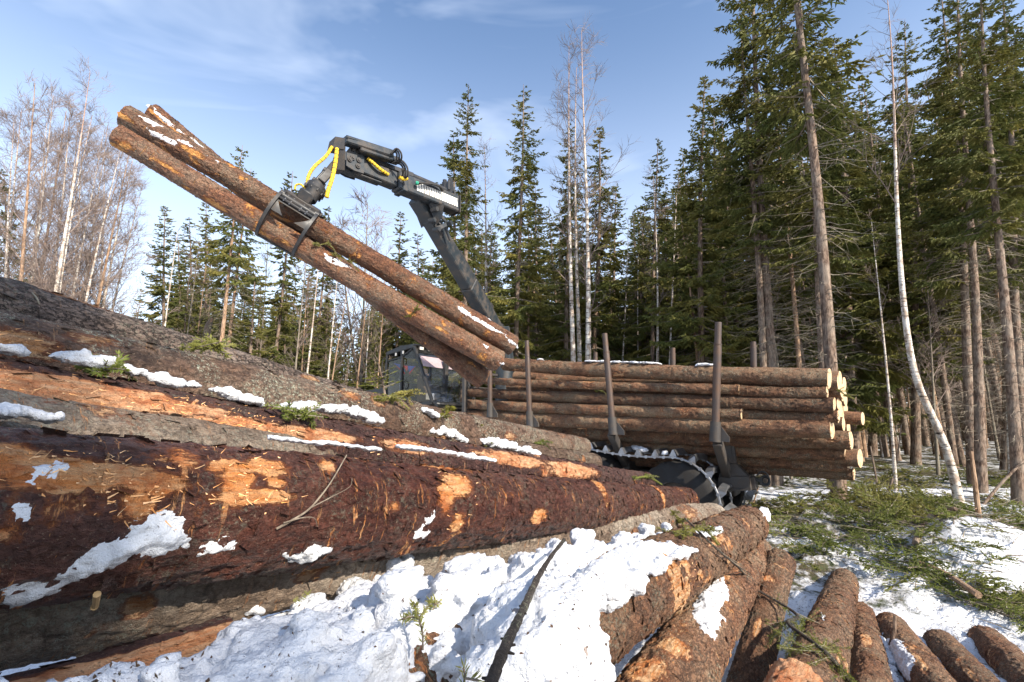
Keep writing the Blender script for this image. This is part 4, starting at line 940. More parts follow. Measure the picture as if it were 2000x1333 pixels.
# outer boom: outer sleeve, inner box, head; measured left to right
J = dict(tail=cp(889, 402, 8.5), coll=cp(770, 350, 7.45), head=cp(664, 312, 6.75))
jx = unit(J['head']-J['tail']); js = unit(np.cross(jx, [0, 0, 1.])); js = js if js[1] < 0 else -js
ju = np.cross(js, jx); ju = ju if ju[2] > 0 else -ju
def jp(t, s=0., u_=0.): return lerp(J['tail'], J['head'], t)+js*s+ju*u_
m = MB(); m.beam(jp(.0), jp(.575), .26, .34, .26, .32, up=ju, bev=.02)
m.beam(jp(.50), jp(.545), .30, .37, up=ju, bev=.012)
jib = m.build('outer_boom', M['crane'], fwd)
m = MB(); m.beam(jp(.58), jp(.905), .22, .27, .21, .25, up=ju, bev=.016); m.beam(jp(.86, 0, .0), jp(.93, 0, 0), .25, .33, up=ju, bev=.02)
m.beam(jp(.70, 0, -.155), jp(.93, 0, -.165), .16, .03, up=ju); m.beam(jp(.9, 0, -.17), jp(.985, 0, -.15), .14, .07, up=ju)
inner = m.build('boom_extension', M['crane'], jib)
# head plates and bolts
m = MB()
for sd in (.135, -.155):
    m.prism([jp(.93, sd, -.18), jp(.86, sd, -.17), jp(.86, sd, .12), jp(.885, sd, .26), jp(.945, sd, .27), jp(.985, sd, .10), jp(.985, sd, -.15)], js*.02)
m.beam(jp(.865, 0, .15), jp(.80, 0, .15), .20, .22, .2, .12, up=ju)
hp_ = m.build('head_plate', M['crane'], jib)
m = MB()
for t, u_, r in ((.965, -.03, .040), (.945, .02, .040), (.90, .02, .042), (.905, -.085, .042), (.945, .15, .022), (.955, .215, .022)):
    m.cyl(jp(t, .155, u_), jp(t, .178, u_), r, n=14); m.cyl(jp(t, .178, u_), jp(t, .19, u_), r*.55, n=6)
m.build('bolt', M['frame'], hp_, True)
# upper guide rails carried over the boom
m = MB(); m.beam(cp(672, 274, 6.55), cp(765, 303, 7.2), .16, .13, up=ju, bev=.02); m.beam(cp(700, 292, 6.75), cp(778, 316, 7.35), .15, .10, up=ju, bev=.015)
m.beam(cp(676, 268.5, 6.5), cp(762, 295, 7.15), .05, .03, up=ju); m.build('hose_carrier', M['crane'], jib)
m = MB(); m.prism([cp(655, 267, 6.35), cp(674, 270, 6.35), cp(672, 292, 6.35), cp(650, 288, 6.35)], -js*.20)
m.prism([cp(667, 284, 6.36), cp(675, 286, 6.36), cp(673, 333, 6.4), cp(652, 330, 6.4)], -js*.18)
m.build('boom_tip', M['frame'], jib)
m = MB(); m.beam(jp(.42, 0, .25), jp(.86, 0, .20), .09, .09, up=ju); m.cyl(jp(.1, -.02, .25), jp(.5, -.02, .25), .055, n=14); m.build('extension_cylinder', M['dark'], jib, True)
m = MB()
for k in range(3):
    o_ = js*(.03-.03*k)
    m.tube(bez([cp(762, 302, 7.1)+o_, cp(772, 292+k*2, 7.1)+o_, cp(781-k*2, 300, 7.1)+o_, cp(782-k*3, 312, 7.15)+o_, cp(775, 318, 7.2)+o_, cp(764, 317, 7.25)+o_], 20), .016, n=7)
    m.tube(bez([cp(768, 318, 7.2)+o_, cp(782, 315+k*2, 7.2)+o_, cp(793-k*2, 328, 7.25)+o_, cp(794-k*3, 344, 7.3)+o_, cp(788, 352, 7.4)+o_], 20), .016, n=7)
for k in range(3): m.tube(bez([cp(812, 361-k, 7.6), cp(838, 357+k*2, 7.8), cp(856, 362+k*2, 7.95), cp(863, 374, 8.05)], 16)+js*.02*k, .017, n=7)
m.tube([cp(790, 331, 7.22), cp(784, 333, 7.22)], .03, n=8)
m.build('hydraulic_hose', M['hose'], jib, True)
def guard(pts, r, name='hose_guard', parent=None, n=90):
    pts = bez(pts, n); rr = r*.80*(1+.05*np.cos(np.arange(n)*1.9)); mm = MB()
    mm.tube(pts, rr, n=9, mfun=lambda i: 1 if (i % 7 == 3) else 0); return mm.build(name, [M['yellow'], M['hose']], parent, True)
guard([cp(648, 288, 6.3), cp(636, 306, 6.15), cp(614, 326, 6.05), cp(602, 346, 6.0), cp(600, 368, 5.95), cp(604, 384, 5.95)], .030, parent=jib, n=110)
guard([cp(658, 292, 6.3), cp(655, 318, 6.1), cp(649, 348, 5.95), cp(641, 372, 5.9), cp(638, 386, 5.9)], .036, parent=jib, n=90)
guard([cp(718, 310, 6.95), cp(730, 320, 7.0), cp(744, 332, 7.1), cp(758, 341, 7.25)], .035, parent=jib, n=60)
guard([cp(780, 346, 7.3), cp(788, 350, 7.35), cp(795, 349, 7.4)], .04, parent=jib, n=24)
guard([cp(576, 370, 5.85), cp(578, 362, 5.85), cp(588, 361, 5.85), cp(598, 372, 5.85), cp(604, 384, 5.85)], .017, parent=jib, n=60)
m = MB(); m.tube(bez([cp(812, 357, 7.58), cp(817, 359, 7.6)], 4), .032, n=8); m.build('tape', M['green'], jib, True)
# white ladder marking on the near face
m = MB()
s_out = .1305
for k in range(17):
    t0 = .020+k*.0238; t1 = t0+.0165; a, b, c, d = jp(t0, s_out, -.10+.018), jp(t1, s_out, -.10+.018), jp(t1+.007, s_out, .075), jp(t0+.007, s_out, .075)
    m.prism([a, b, c, d], js*.003)
m.prism([jp(.016, s_out, .075), jp(.43, s_out, .075), jp(.43, s_out, .083), jp(.016, s_out, .083)], js*.003)
m.build('marking', M['white'], jib)
# end stop and bracket at the tail
m = MB(); m.beam(jp(-.012), jp(.0), .29, .37, up=ju)
m.beam(jp(-.005, .0, .15), cp(880, 352, 8.5), .05, .06, up=js)
t_ = cp(873, 368, 8.5); m.prism([t_+js*.1+ju*.12, t_+ju*.02, t_-js*.10+ju*.16-jx*.0, t_-js*.12-ju*.1, t_-ju*.17, t_+js*.1-ju*.06], jx*.05)
m.prism([cp(867, 350, 8.45), cp(872, 351, 8.45), cp(874, 358, 8.45), cp(879, 347, 8.45), cp(884, 349, 8.45), cp(886, 372, 8.45), cp(874, 383, 8.45), cp(868, 372, 8.45)], -js*.04)
m.build('hose_bracket', M['dark'], jib)
# knuckle links between the two booms
m = MB()
for sd in (.17, -.19):
    m.prism([lerp(knee0, elbow, .99)+side*sd+upb*.0, cp(818, 392, 8.05)+side*sd, cp(852, 402, 8.2)+side*sd, cp(848, 430, 8.3)+side*sd, cp(838, 442, 8.3)+side*sd], side*.02)
m.beam(cp(852, 448, 8.25), cp(878, 436, 8.45), .05, .09, up=(0, 0, 1)); m.beam(cp(850, 410, 8.2), cp(874, 438, 8.45), .05, .07, up=(0, 0, 1)); m.beam(cp(845, 415, 8.4), cp(860, 440, 8.5), .04, .05, up=(0, 0, 1))
for c in (cp(848, 410, 8.1), cp(852, 449, 8.15), cp(843, 431, 8.1), cp(876, 437, 8.4)): m.cyl(c-side*.06, c+side*.08, .045, n=12)
m.cyl(cp(868, 440, 8.45), cp(880, 470, 8.6), .03, n=10)
m.build('knuckle_link', M['crane'], boom, True)

# ---- rotator and grapple
H1a, H1b = P(228, 264, 5.0), P(974, 706, 7.4); H2a, H2b = P(244, 226, 5.15), P(1002, 676, 7.5); H3a, H3b = P(296, 219, 5.5), P(944, 742, 7.7)
gx_ = unit(H1b-H1a)                                    # along the held logs
Gc = (lerp(H1a, H1b, .362)+lerp(H2a, H2b, .37))/2       # middle of the bundle where it is gripped
m = MB()
lt = cp(640, 338, 6.05); rt = cp(612, 376, 5.9); rl = cp(603, 390, 5.87)
m.tube([cp(653, 322, 6.2), lt], .055, n=12); m.cyl(lt-gx_*.07, lt+gx_*.07, .05, n=12); m.beam(lt, cp(622, 358, 5.97), .07, .13, up=gx_, bev=.015); m.beam(lt+js*.09, cp(622, 358, 5.97)+js*.09, .03, .11, up=gx_, bev=.01)
m.cyl(cp(622, 358, 5.97)-gx_*.09, cp(622, 358, 5.97)+gx_*.09, .042, n=12)
dn = unit(rl-cp(622, 358, 5.97))
m.tube([cp(622, 358, 5.97), cp(618, 365, 5.95), cp(617, 367, 5.95), rt, rt+dn*.01, rl], [.075, .095, .135, .135, .105, .10], n=24)
for k in range(10):
    t = k*.628; c = cp(617, 367, 5.95)+dn*.02; y_ = unit(np.cross(dn, gx_)); r_ = (gx_*math.cos(t)+y_*math.sin(t))*.137; m.beam(c+r_, c+r_+dn*.10, .02, .025, up=gx_)
rot = m.build('rotator', M['dark'], fwd, True)
# grapple frame: local axes gx_ (along logs), w (from rotator towards the logs), v (across, towards the camera)
wv_ = unit((Gc-rl)-gx_*np.dot(Gc-rl, gx_)); vv = unit(np.cross(gx_, wv_)); vv = vv if vv[1] < 0 else -vv
gt = Gc-wv_*.34
def G(a, b, c): return gt+gx_*a+wv_*b+vv*c            # along, down, towards camera
m = MB()
m.beam(G(-.25, .0, 0), G(.25, .0, 0), .22, .12, up=wv_, bev=.02)
m.beam(G(-.10, -.12, 0), G(.10, -.12, 0), .20, .16, up=wv_, bev=.02)
for s in (-.24, .24): m.cyl(G(s-.03, .02, .13), G(s+.03, .02, .13), .055, n=12); m.cyl(G(s-.03, .02, -.13), G(s+.03, .02, -.13), .055, n=12)
m.cyl(G(-.27, .03, .15), G(.27, .03, .15), .042, n=14); m.cyl(G(-.27, .03, -.15), G(.27, .03, -.15), .042, n=14)
grap = m.build('grapple', M['dark'], fwd, True)
def arc(a, sgn, th0, th1, Rr, n=16, c=(0, .34)):      # claw curve in the plane across the logs
    t = np.linspace(th0, th1, n); return [G(a, c[1]-Rr*math.cos(x), sgn*Rr*math.sin(x)) for x in t]
def claw(sgn, alongs, th1, name='claw'):
    m = MB()
    for a in alongs:
        pts = np.array(arc(a, sgn, math.radians(22), math.radians(th1), .345, 20)); cen = G(a, .34, 0)
        rad = pts-cen; rn = rad/np.linalg.norm(rad, axis=1)[:, None]
        wd = np.linspace(.115, .045, 20); V = []
        for p_, r_, w_ in zip(pts, rn, wd): V += [p_+r_*w_*.4-gx_*.02, p_+r_*w_*.4+gx_*.02, p_-r_*w_*.6+gx_*.02, p_-r_*w_*.6-gx_*.02]
        F = []
        for j in range(19):
            for e in range(4): F.append((j*4+e, j*4+(e+1) % 4, (j+1)*4+(e+1) % 4, (j+1)*4+e))
        F += [(3, 2, 1, 0), (76, 77, 78, 79)]; m.add(V, F)
    if len(alongs) > 1:
        a0, a1 = alongs[0], alongs[-1]
        for th, w_ in ((th1-3, .05), (36, .09)):
            t = math.radians(th); p0 = G(a0, .34-.345*math.cos(t), sgn*.345*math.sin(t)); p1 = G(a1, .34-.345*math.cos(t), sgn*.345*math.sin(t)); m.beam(p0, p1, .035, w_, up=vv)
        # curved web plate between the two bars
        ts_ = np.radians(np.linspace(36, 74, 8)); V = []
        for q_, t in enumerate(ts_):
            ins = .20*(q_/7)**1.6; R_ = .335
            for a in (a0, a0+(a1-a0)*(.02+ins*1.6), a1-(a1-a0)*(.02+ins*1.6), a1): V.append(G(a, .34-R_*math.cos(t), sgn*R_*math.sin(t)))
        Fq_ = [];
        for q_ in range(7):
            Fq_ += [(q_*4, q_*4+1, q_*4+5, q_*4+4), (q_*4+2, q_*4+3, q_*4+7, q_*4+6)]
            if q_ < 2: Fq_.append((q_*4+1, q_*4+2, q_*4+6, q_*4+5))
        V2 = [np.array(v)-vv*sgn*.012 for v in V]; nV = len(V); m.add(V+V2, Fq_+[tuple(nV+i for i in f[::-1]) for f in Fq_])
    return m.build(name, M['stake'] if False else M['dark'], grap, True)
claw(1, (-.25, .25), 158)
claw(-1, (-.06, .06), 150)
m = MB(); t = math.radians(40)
for a in (-.17, -.09, .05, .13): m.beam(G(a, .34-.36*math.cos(.75), .36*math.sin(.75)), G(a, -.06, .02), .018, .018, up=gx_, bev=.003)
m.build('grapple_guard_bar', M['steel'], grap)
m = MB(); m.prism([G(.28, .0, -.05), G(.30, .05, -.30), G(.22, .34, -.40), G(.10, .45, -.36), G(.14, .15, -.20)], gx_*.03); m.build('claw_plate', M['dark'], grap)

# ---- snow caught on the track
for k_, (s_, l_, rr) in enumerate(((2.2-.0, .30, (.16, .14, .05)),)):
    pass
adopt(fwd)
bl2 = []
for k in range(9):
    a_, h_, _, _ = tr_at(.55+.04*k); bl2.append((FP3(a_, .15+.05*k, h_+.09), (.07, .07, .035)))
for k in range(4):
    a_, h_, _, _ = tr_at(.15+.02*k); bl2.append((FP3(a_, .02+.06*k, h_+.06), (.045, .05, .03)))
v_, f_ = lumps(bl2, 3, .3); tag(link('snow_on_track', remesh(v_, f_, .012, .01, M['snow'], 'snow_on_track', 2, 20)), 'white snow packed on top of the wheel track', 'snow', kind='stuff')

# ================================================================== THE HELD LOGS
def held(a, b, r0, r1, seed, label, peel=()):
    lg = make_log(a, b, r0, r1, M['held'], seed, na=120, peel=peel, rough=1.4, bend=.03, flakes=3500)
    tag(lg.ob, label, 'log', 'logs in the grapple'); return lg
LG['H1'] = held(H1a, H1b, .132, .178, 101, 'lower front log held in the grapple, its left end the lowest in the air', ((240, 280, .12, .06, .8), (330, 325, .2, .03, .8), (420, 395, .2, .05, .9), (560, 470, .1, .04, .8), (860, 640, .2, .03, .7)))
LG['H2'] = held(H2a, H2b, .140, .170, 103, 'upper front log held in the grapple with slushy snow along its left half', ((235, 225, .2, .04, .9), (380, 300, .2, .05, .7), (470, 350, .05, .03, .9), (545, 395, .06, .05, .9), (850, 600, .2, .04, .8)))
LG['H3'] = held(H3a, H3b, .120, .175, 107, 'rear log held in the grapple, its right end hanging lowest in front of the cab', ((300, 220, .1, .03, .9), (330, 245, .2, .03, .8), (400, 300, .15, .03, .8)))
snow_patch('H2', [[(262, 224), (290, 232), (322, 250), (300, 250)], [(282, 248), (312, 262), (340, 276), (350, 284), (335, 284), (300, 268)], [(330, 262), (370, 280), (382, 292), (350, 280)], [(395, 300), (430, 318), (425, 322)]], .016, 'slushy snow streak on the upper front log in the air', 31, mat='snow', soft=.03, hole=.9)
snow_patch('H3', [[(286, 205), (300, 207), (320, 228), (345, 248), (362, 262), (350, 258), (320, 238), (295, 215)], [(360, 258), (380, 270), (400, 288), (385, 282)]], .035, 'snow lying along the top of the rear log in the air', 32, mat='snow', soft=.03, hole=1.2)
snow_patch('H2', [[(880, 590), (930, 620), (990, 655), (960, 648), (900, 612)], [(945, 610), (965, 620), (955, 625)], [(985, 655), (1010, 672), (1012, 680), (990, 668)]], .010, 'snow dusting near the right end of the upper log in the air', 33, mat='snow', soft=.03, hole=.9)
snow_patch('H1', [[(635, 490), (660, 500), (690, 520), (670, 518), (640, 505)], [(940, 668), (958, 678), (950, 682)], [(968, 700), (985, 712), (978, 715)]], .008, 'thin snow scraps on the lower front log in the air', 34, mat='snow', soft=.02, hole=1.2)

# ================================================================== THE LOAD
rsl = np.random.RandomState(9)
def load_log(pr, pl, l, r, seed, label, back=.12, na=40, er=0.):
    a = npx(*pl, l); b = npx(*pr, l)
    lg = make_log(a, b, r*rsl.uniform(.9, 1.05), r, M['load'], seed, na=na, rough=1.5, bend=.03, warp=1.4, flakes=2200, cut=-LAT*rsl.uniform(.12, .26)-UP*rsl.uniform(-.05, .1))
    tag(lg.ob, label, 'log', 'logs loaded on the forwarder'); return lg; return lg
near = [((1620, 740), (985, 712), .12, .142, 'topmost log of the load, lit along its snowy upper edge'),
        ((1446, 761), (930, 743), .08, .072, 'thin log second from the top of the load, ending at the rearmost stake'),
        ((1616, 766), (1440, 762), .10, .080, 'short-looking dark log end filling in behind the thin second log'),
        ((1630, 792), (918, 767), .10, .105, 'knotty log third from the top of the load, reaching its full length'),
        ((1451, 810), (912, 789), .08, .100, 'log with big oval knots, fourth from the top, ending past the rearmost stake'),
        ((1638, 814), (1440, 810), .16, .085, 'shadowed log squeezed in behind the end of the oval-knot log'),
        ((1625, 838), (905, 812), .10, .132, 'stout log resting on the stake shoes, fifth from the top of the load'),
        ((1662, 860), (1150, 846), .42, .130, 'log just below the stout log, jutting further out at the rear'),
        ((1652, 886), (1150, 864), .60, .100, 'dark log low in the load, third from the bottom at the rear'),
        ((1657, 908), (1150, 880), .75, .105, 'red-brown log second from the bottom of the load'),
        ((1668, 927), (1150, 893), .85, .080, 'lowest log of the load, snow along its lower edge')]
for k, (pr, pl, l, r, lab) in enumerate(near): LG['N%d' % k] = load_log(pr, pl, l+r, r, 200+k*3, lab, na=64)
k = 0
# further logs behind the near side, seen only by their sawn ends
ends = [(1640, 748, .12), (1647, 765, .11), (1652, 780, .11), (1686, 818, .10), (1658, 838, .10), (1664, 862, .09), (1681, 896, .13), (1640, 790, .10), (1645, 812, .10)]
for k, (px, py, r) in enumerate(ends):
    l = .65+.24*k if k < 6 else .5+.2*(k-5); b = npx(px, py, l+.1)
    a = b+FW*rsl.uniform(5.2, 5.9)
    lg = make_log(a, b, r*.95, r, M['load'], 300+k*7, na=40, nl=60, bend=.01, cut=-LAT*rsl.uniform(.15, .3)); tag(lg.ob, ['sawn log end just behind the topmost log', 'pale log end on the rear face, second from the top', 'pale log end on the rear face beside the green sprig', 'long log sticking out furthest at the rear of the load', 'log end below the one that sticks out furthest', 'small log end near the bottom of the rear face', 'rough grey log end jutting out low at the rear', 'sliver of a log end beside the knotty third log', 'sliver of a log end beside the shadowed log'][k], 'log', 'logs loaded on the forwarder')
for c in range(6):
    for rw in range(7):
        if (rw == 0 and c in (0, 5)): continue
        l = .80+.28*c; h = -.30+.225*rw; r = rsl.uniform(.10, .118); b = FP3(.02+rsl.uniform(-.12, .12)-.0*c, l, h); a = b+FW*6.0
        lg = make_log(a, b, r, r, M['load'], 400+c*11+rw, na=24, nl=24, bend=.0, cut=-LAT*rsl.uniform(.1, .3))
        tag(lg.ob, 'log packed inside the load, hidden but for a sliver of its sawn rear end', 'log', 'inner logs of the load')

rs = np.random.RandomState(8); bl3 = []
for k in range(190):
    f = rs.rand(); t_ = LG['N0'].L*(.12+f*.62); lg = LG['N0']; q_ = lg.o+lg.x*t_+UP*(lg.r0+(lg.r1-lg.r0)*f-.004)+LAT*rs.uniform(-.07, .10)
    if vnoise(np.array([[t_*2.2, 3., 1.]]), 5)[0] < -.1: continue
    s_ = rs.uniform(.02, .05); bl3.append((q_, (s_*1.5, s_*1.3, s_*.40)))
v_, f_ = lumps(bl3, 3, .3); tag(link('snow_on_load', remesh(v_, f_, .014, .010, M['snow'], 'snow_on_load', 2, 30)), 'remnants of snow lying along the topmost log of the load', 'snow', kind='stuff')

# ================================================================== TREES
def tubes_np(segs, n=3):
    """segs: list of (p0, p1, r0, r1) straight pieces -> one mesh, numpy"""
    P0 = np.array([s[0] for s in segs], float); P1 = np.array([s[1] for s in segs], float); R0 = np.array([s[2] for s in segs]); R1 = np.array([s[3] for s in segs])
    T = P1-P0; T /= np.linalg.norm(T, axis=1)[:, None]+1e-9
    up = np.where(np.abs(T[:, 2:3]) < .9, np.array([[0, 0, 1.]]), np.array([[1., 0, 0]]))
    Y_ = np.cross(up, T); Y_ /= np.linalg.norm(Y_, axis=1)[:, None]; Z_ = np.cross(T, Y_)
    a = np.arange(n)*2*np.pi/n; off = np.cos(a)[None, :, None]*Y_[:, None]+np.sin(a)[None, :, None]*Z_[:, None]
    V = np.concatenate([P0[:, None]+off*R0[:, None, None], P1[:, None]+off*R1[:, None, None]], 1)
    k = np.arange(n); f = np.stack([k, (k+1) % n, n+(k+1) % n, n+k], -1)
    F = (np.arange(len(segs))*2*n)[:, None, None]+f[None]
    return V.reshape(-1, 3), F.reshape(-1, 4)
def blades(base, dirn, ln, wd, up):
    """crossed pointed blades: each a needle-covered twig"""
    base = np.asarray(base); dirn = np.asarray(dirn); dirn = dirn/(np.linalg.norm(dirn, axis=1)[:, None]+1e-9)
    s = np.cross(dirn, up); s /= np.linalg.norm(s, axis=1)[:, None]+1e-9; u2 = np.cross(s, dirn)
    out = []
    for sv in (s, u2):
        a = base; b = base+dirn*(ln*.45)[:, None]+sv*(wd*.5)[:, None]; c = base+dirn*ln[:, None]; d = base+dirn*(ln*.45)[:, None]-sv*(wd*.5)[:, None]
        out.append(np.stack([a, b, c, d], 1))
    V = np.concatenate(out).reshape(-1, 3); return V, np.arange(len(V)).reshape(-1, 4)
def trunk_np(H, r, lean_fn, n=9, m=26, seed=0, flare=.25, pw=.8):
    z = np.linspace(-.4, H, m); a = np.linspace(0, 2*np.pi, n, endpoint=False); V = []
    for zz in z:
        k = max(0, zz/H); rr = r*(1-k)**pw*(1+flare*math.exp(-max(0, zz)*1.8))+.008; c = lean_fn(zz)
        V.append(np.stack([c[0]+rr*np.cos(a), c[1]+rr*np.sin(a), np.full(n, zz)], -1))
    i = np.arange(m*n).reshape(m, n); j = np.roll(i, -1, 1)
    return np.concatenate(V), np.stack([i[:-1], j[:-1], j[1:], i[1:]], -1).reshape(-1, 4)
def spruce(name, H, r, hb, R, seed, dens=1.0, droop=.45, tw=.40, wd=.068, dead=.5, gap=.3, pal=False, needle='needle', lace=1.0):
    """H height, r trunk radius, hb height of the lowest green whorl, R crown radius"""
    R *= 1.12; gap *= .6; rs = np.random.RandomState(seed); wob = lambda z: (.06*math.sin(z*.35+seed), .06*math.sin(z*.27+seed*2))
    tV, tF = trunk_np(H, r, wob, seed=seed)
    tm = mesh_np(name+'_trunk', tV, tF, True, [M['trunk_pale' if pal else 'trunk']])
    segs = []; B_, D_, Ln, Wd, = [], [], [], []
    z = hb
    while z < H-.15:
        k = (z-hb)/(H-hb); Lm = R*((1-k)**.72)*(1.0 if k > .15 else .75+1.6*k)+.10
        nb_ = rs.randint(4, 7) if k < .9 else 4
        for b in range(nb_):
            if rs.rand() < gap*.5: continue
            az = rs.rand()*6.283; Lb = Lm*rs.uniform(.55, 1.12); c = wob(z); h0 = z+rs.uniform(-.14, .14)
            rise = .35*(k**1.5)*Lb+rs.uniform(-.06, .10)*Lb; dr = droop*(1-.6*k)*Lb*rs.uniform(.7, 1.3)
            ca, sa = math.cos(az), math.sin(az); m = max(3, int(Lb/.35)+2)
            S = np.linspace(0, 1, m); x = S*Lb*.96; zz = h0+rise*S-dr*S**1.3+.42*dr*S**3.2
            swy = rs.uniform(-.12, .12)*Lb
            path = np.stack([c[0]+ca*x-sa*swy*S**2, c[1]+sa*x+ca*swy*S**2, zz], -1)
            rb = .008+.010*Lb
            for q in range(m-1): segs.append((path[q], path[q+1], rb*(1-S[q])+.004, rb*(1-S[q+1])+.003))
            nt_ = int(Lb/.058*dens)+3
            f = np.sort(rs.uniform(.12, 1., nt_)); idx_ = np.minimum((f*(m-1)).astype(int), m-2); fr = f*(m-1)-idx_
            pb = path[idx_]*(1-fr)[:, None]+path[idx_+1]*fr[:, None]; tg = path[idx_+1]-path[idx_]; tg /= np.linalg.norm(tg, axis=1)[:, None]
            sd = np.stack([-sa*np.ones(nt_), ca*np.ones(nt_), np.zeros(nt_)], -1)*rs.choice([-1, 1], nt_)[:, None]
            l_ = (tw*(.45+.9*(1-f))*np.clip(Lb/1.6, .45, 1.25))*rs.uniform(.6, 1.25, nt_)
            dd = tg*rs.uniform(.35, .9, nt_)[:, None]+sd*rs.uniform(.4, 1., nt_)[:, None]+np.array([0, 0, -1.])*rs.uniform(.0, .95*lace, nt_)[:, None]*(1-.7*k)
            B_.append(pb); D_.append(dd); Ln.append(l_); Wd.append(np.full(nt_, wd)*rs.uniform(.7, 1.2, nt_))
            # second order sprays on the longer twigs
            big = l_ > tw*.55
            if big.any():
                nd = dd[big]/np.linalg.norm(dd[big], axis=1)[:, None]
                for g_, sg in ((.35, 1), (.55, -1), (.75, 1)):
                    pb2 = pb[big]+nd*(l_[big]*g_)[:, None]; d2 = nd+.9*sg*np.cross(nd, [0, 0, 1.])+np.array([0, 0, -.35])
                    B_.append(pb2); D_.append(d2); Ln.append(l_[big]*.5); Wd.append(np.full(big.sum(), wd*.8))
            B_.append(path[-1:]-tg[-1:]*.05); D_.append(tg[-1:]); Ln.append(np.array([.14+.05*Lb])); Wd.append(np.array([wd]))
        z += rs.uniform(.20, .36)*(1+.5*(1-k))*(H/16)**.5
    B_.append(np.array([[*wob(H), H-.2]])); D_.append(np.array([[0, 0, 1.]])); Ln.append(np.array([.45])); Wd.append(np.array([.05]))
    # dead lower limbs
    ndd = int(hb*9*dead)
    for b in range(ndd):
        z = rs.uniform(.9, hb+.8); az = rs.rand()*6.283; Lb = rs.uniform(.25, 1.0)*min(R, 1.9)*(.5+.5*z/hb); c = wob(z)
        m = 5; S = np.linspace(0, 1, m); kx = rs.uniform(-.35, .35)
        path = np.stack([c[0]+np.cos(az+kx*S)*S*Lb, c[1]+np.sin(az+kx*S)*S*Lb, z-.25*Lb*S+rs.uniform(-.2, .25)*Lb*S**2+.02*rs.randn(m)], -1)
        for q in range(m-1): segs.append((path[q], path[q+1], .011*(1-S[q]*.8), .011*(1-S[q+1]*.8)))
        for q in range(rs.randint(2, 7)):
            k_ = rs.randint(1, m); d_ = rs.randn(3)*.5+np.array([math.cos(az), math.sin(az), -.5]); segs.append((path[k_], path[k_]+unit(d_)*rs.uniform(.12, .4)*Lb, .005, .002))
    tw_V, tw_F = tubes_np(segs, 3)
    V, F = blades(np.concatenate(B_), np.concatenate(D_), np.concatenate(Ln), np.concatenate(Wd), np.array([0, 0, 1.]))
    cV = np.concatenate([tw_V, V]); cF = np.concatenate([tw_F, F+len(tw_V)])
    cm = mesh_np(name+'_crown', cV, cF, False, [M['deadtwig'], M[needle]], [0]*len(tw_F)+[1]*len(F))
    return dict(trunk=tm, crown=cm, H=H, r=r)
def birch(name, H, r, seed, first=.35, spread=.22, twigs=1.0, stem='birch', fine=.0045, curve=None):
    fine *= .8; rs = np.random.RandomState(seed); cv = curve or (lambda z: (.10*math.sin(z*.3+seed), .10*math.cos(z*.23+seed)))
    tV, tF = trunk_np(H, r, cv, n=9, m=34, flare=.12, pw=1.15); tm = mesh_np(name+'_trunk', tV, tF, True, [M[stem]])
    segs = []
    def grow(p, d, L_, rr, depth):
        n = max(2, int(L_/.40)); q = np.array(p, float); d = unit(d)
        for i in range(n):
            f = i/n; st = L_/n; nd = unit(d+rs.randn(3)*.07+np.array([0, 0, .07 if depth == 0 else -.02])); e = q+nd*st
            segs.append((q, e, rr*(1-f)+fine*.5, max(rr*(1-f-1/n)+fine*.5, fine*.45)))
            if depth < 3:
                for k_ in range(rs.poisson((1.6, 1.3, .8)[depth]*twigs)):
                    sdv = unit(np.cross(nd, rs.randn(3))); grow(q+(e-q)*rs.rand(), nd*.95+sdv*.62+np.array([0, 0, .08]), max(.28, L_*(1-f*.6)*rs.uniform(.32, .55)), max(rr*.42, fine*.7), depth+1)
            q = e; d = nd
    nb_ = int(26*twigs*(1-first)/.65)
    for b in range(nb_):
        k = first+(1-first)*((b+rs.rand())/nb_)**.9; z = H*k; az = rs.rand()*6.283; c = cv(z)
        Lb = H*spread*((1-k)**.75)*rs.uniform(.6, 1.1)+.25
        grow((c[0], c[1], z), (math.cos(az)*.75, math.sin(az)*.75, .95), Lb, r*.30*(1-k)+fine, 0)
    for b in range(int(6*twigs)):
        z = rs.uniform(.1, first)*H; az = rs.rand()*6.283; c = cv(z); grow((c[0], c[1], z), (math.cos(az), math.sin(az), .3), rs.uniform(.3, 1.), .006, 2)
    V, F = tubes_np(segs, 3); return dict(trunk=tm, crown=mesh_np(name+'_crown', V, F, False, [M['birch_twig']]), H=H, r=r)

TREE_N = 0
def place(kind, name, base, top, label, cat, group=None, spin=None, wide=1.0):
    """stand a tree on the ground at base with its tip at top"""
    global TREE_N
    TREE_N += 1; rs = random.Random(TREE_N*13+5)
    base = Vector(base); top = Vector(top); d = top-base; s = d.length/kind['H']
    o = bpy.data.objects.new(name, None); COL.objects.link(o); o.empty_display_size = .3
    q = Vector((0, 0, 1)).rotation_difference(d.normalized()) @ Quaternion((0, 0, 1), rs.uniform(0, 6.28) if spin is None else spin)
    o.location = base; o.rotation_mode = 'QUATERNION'; o.rotation_quaternion = q; o.scale = (s*wide, s*wide, s)
    tag(o, label, cat, group)
    t = bpy.data.objects.new('trunk', kind['trunk']); COL.objects.link(t); t.parent = o
    c = bpy.data.objects.new('crown', kind['crown']); COL.objects.link(c); c.parent = o
    return o
def stand(kind, name, low, top, Y, label, cat, group=None, **kw):
    """low and top: two photo points on the stem, at distance Y; the stem is carried down to the ground"""
    a, b = P(*low, Y), P(*top, Y); d = b-a; k = (a[2]-0.)/d[2]; g = a-d*k
    g[2] = ground_z(g[0], g[1]); return place(kind, name, g, b, label, cat, group, **kw)

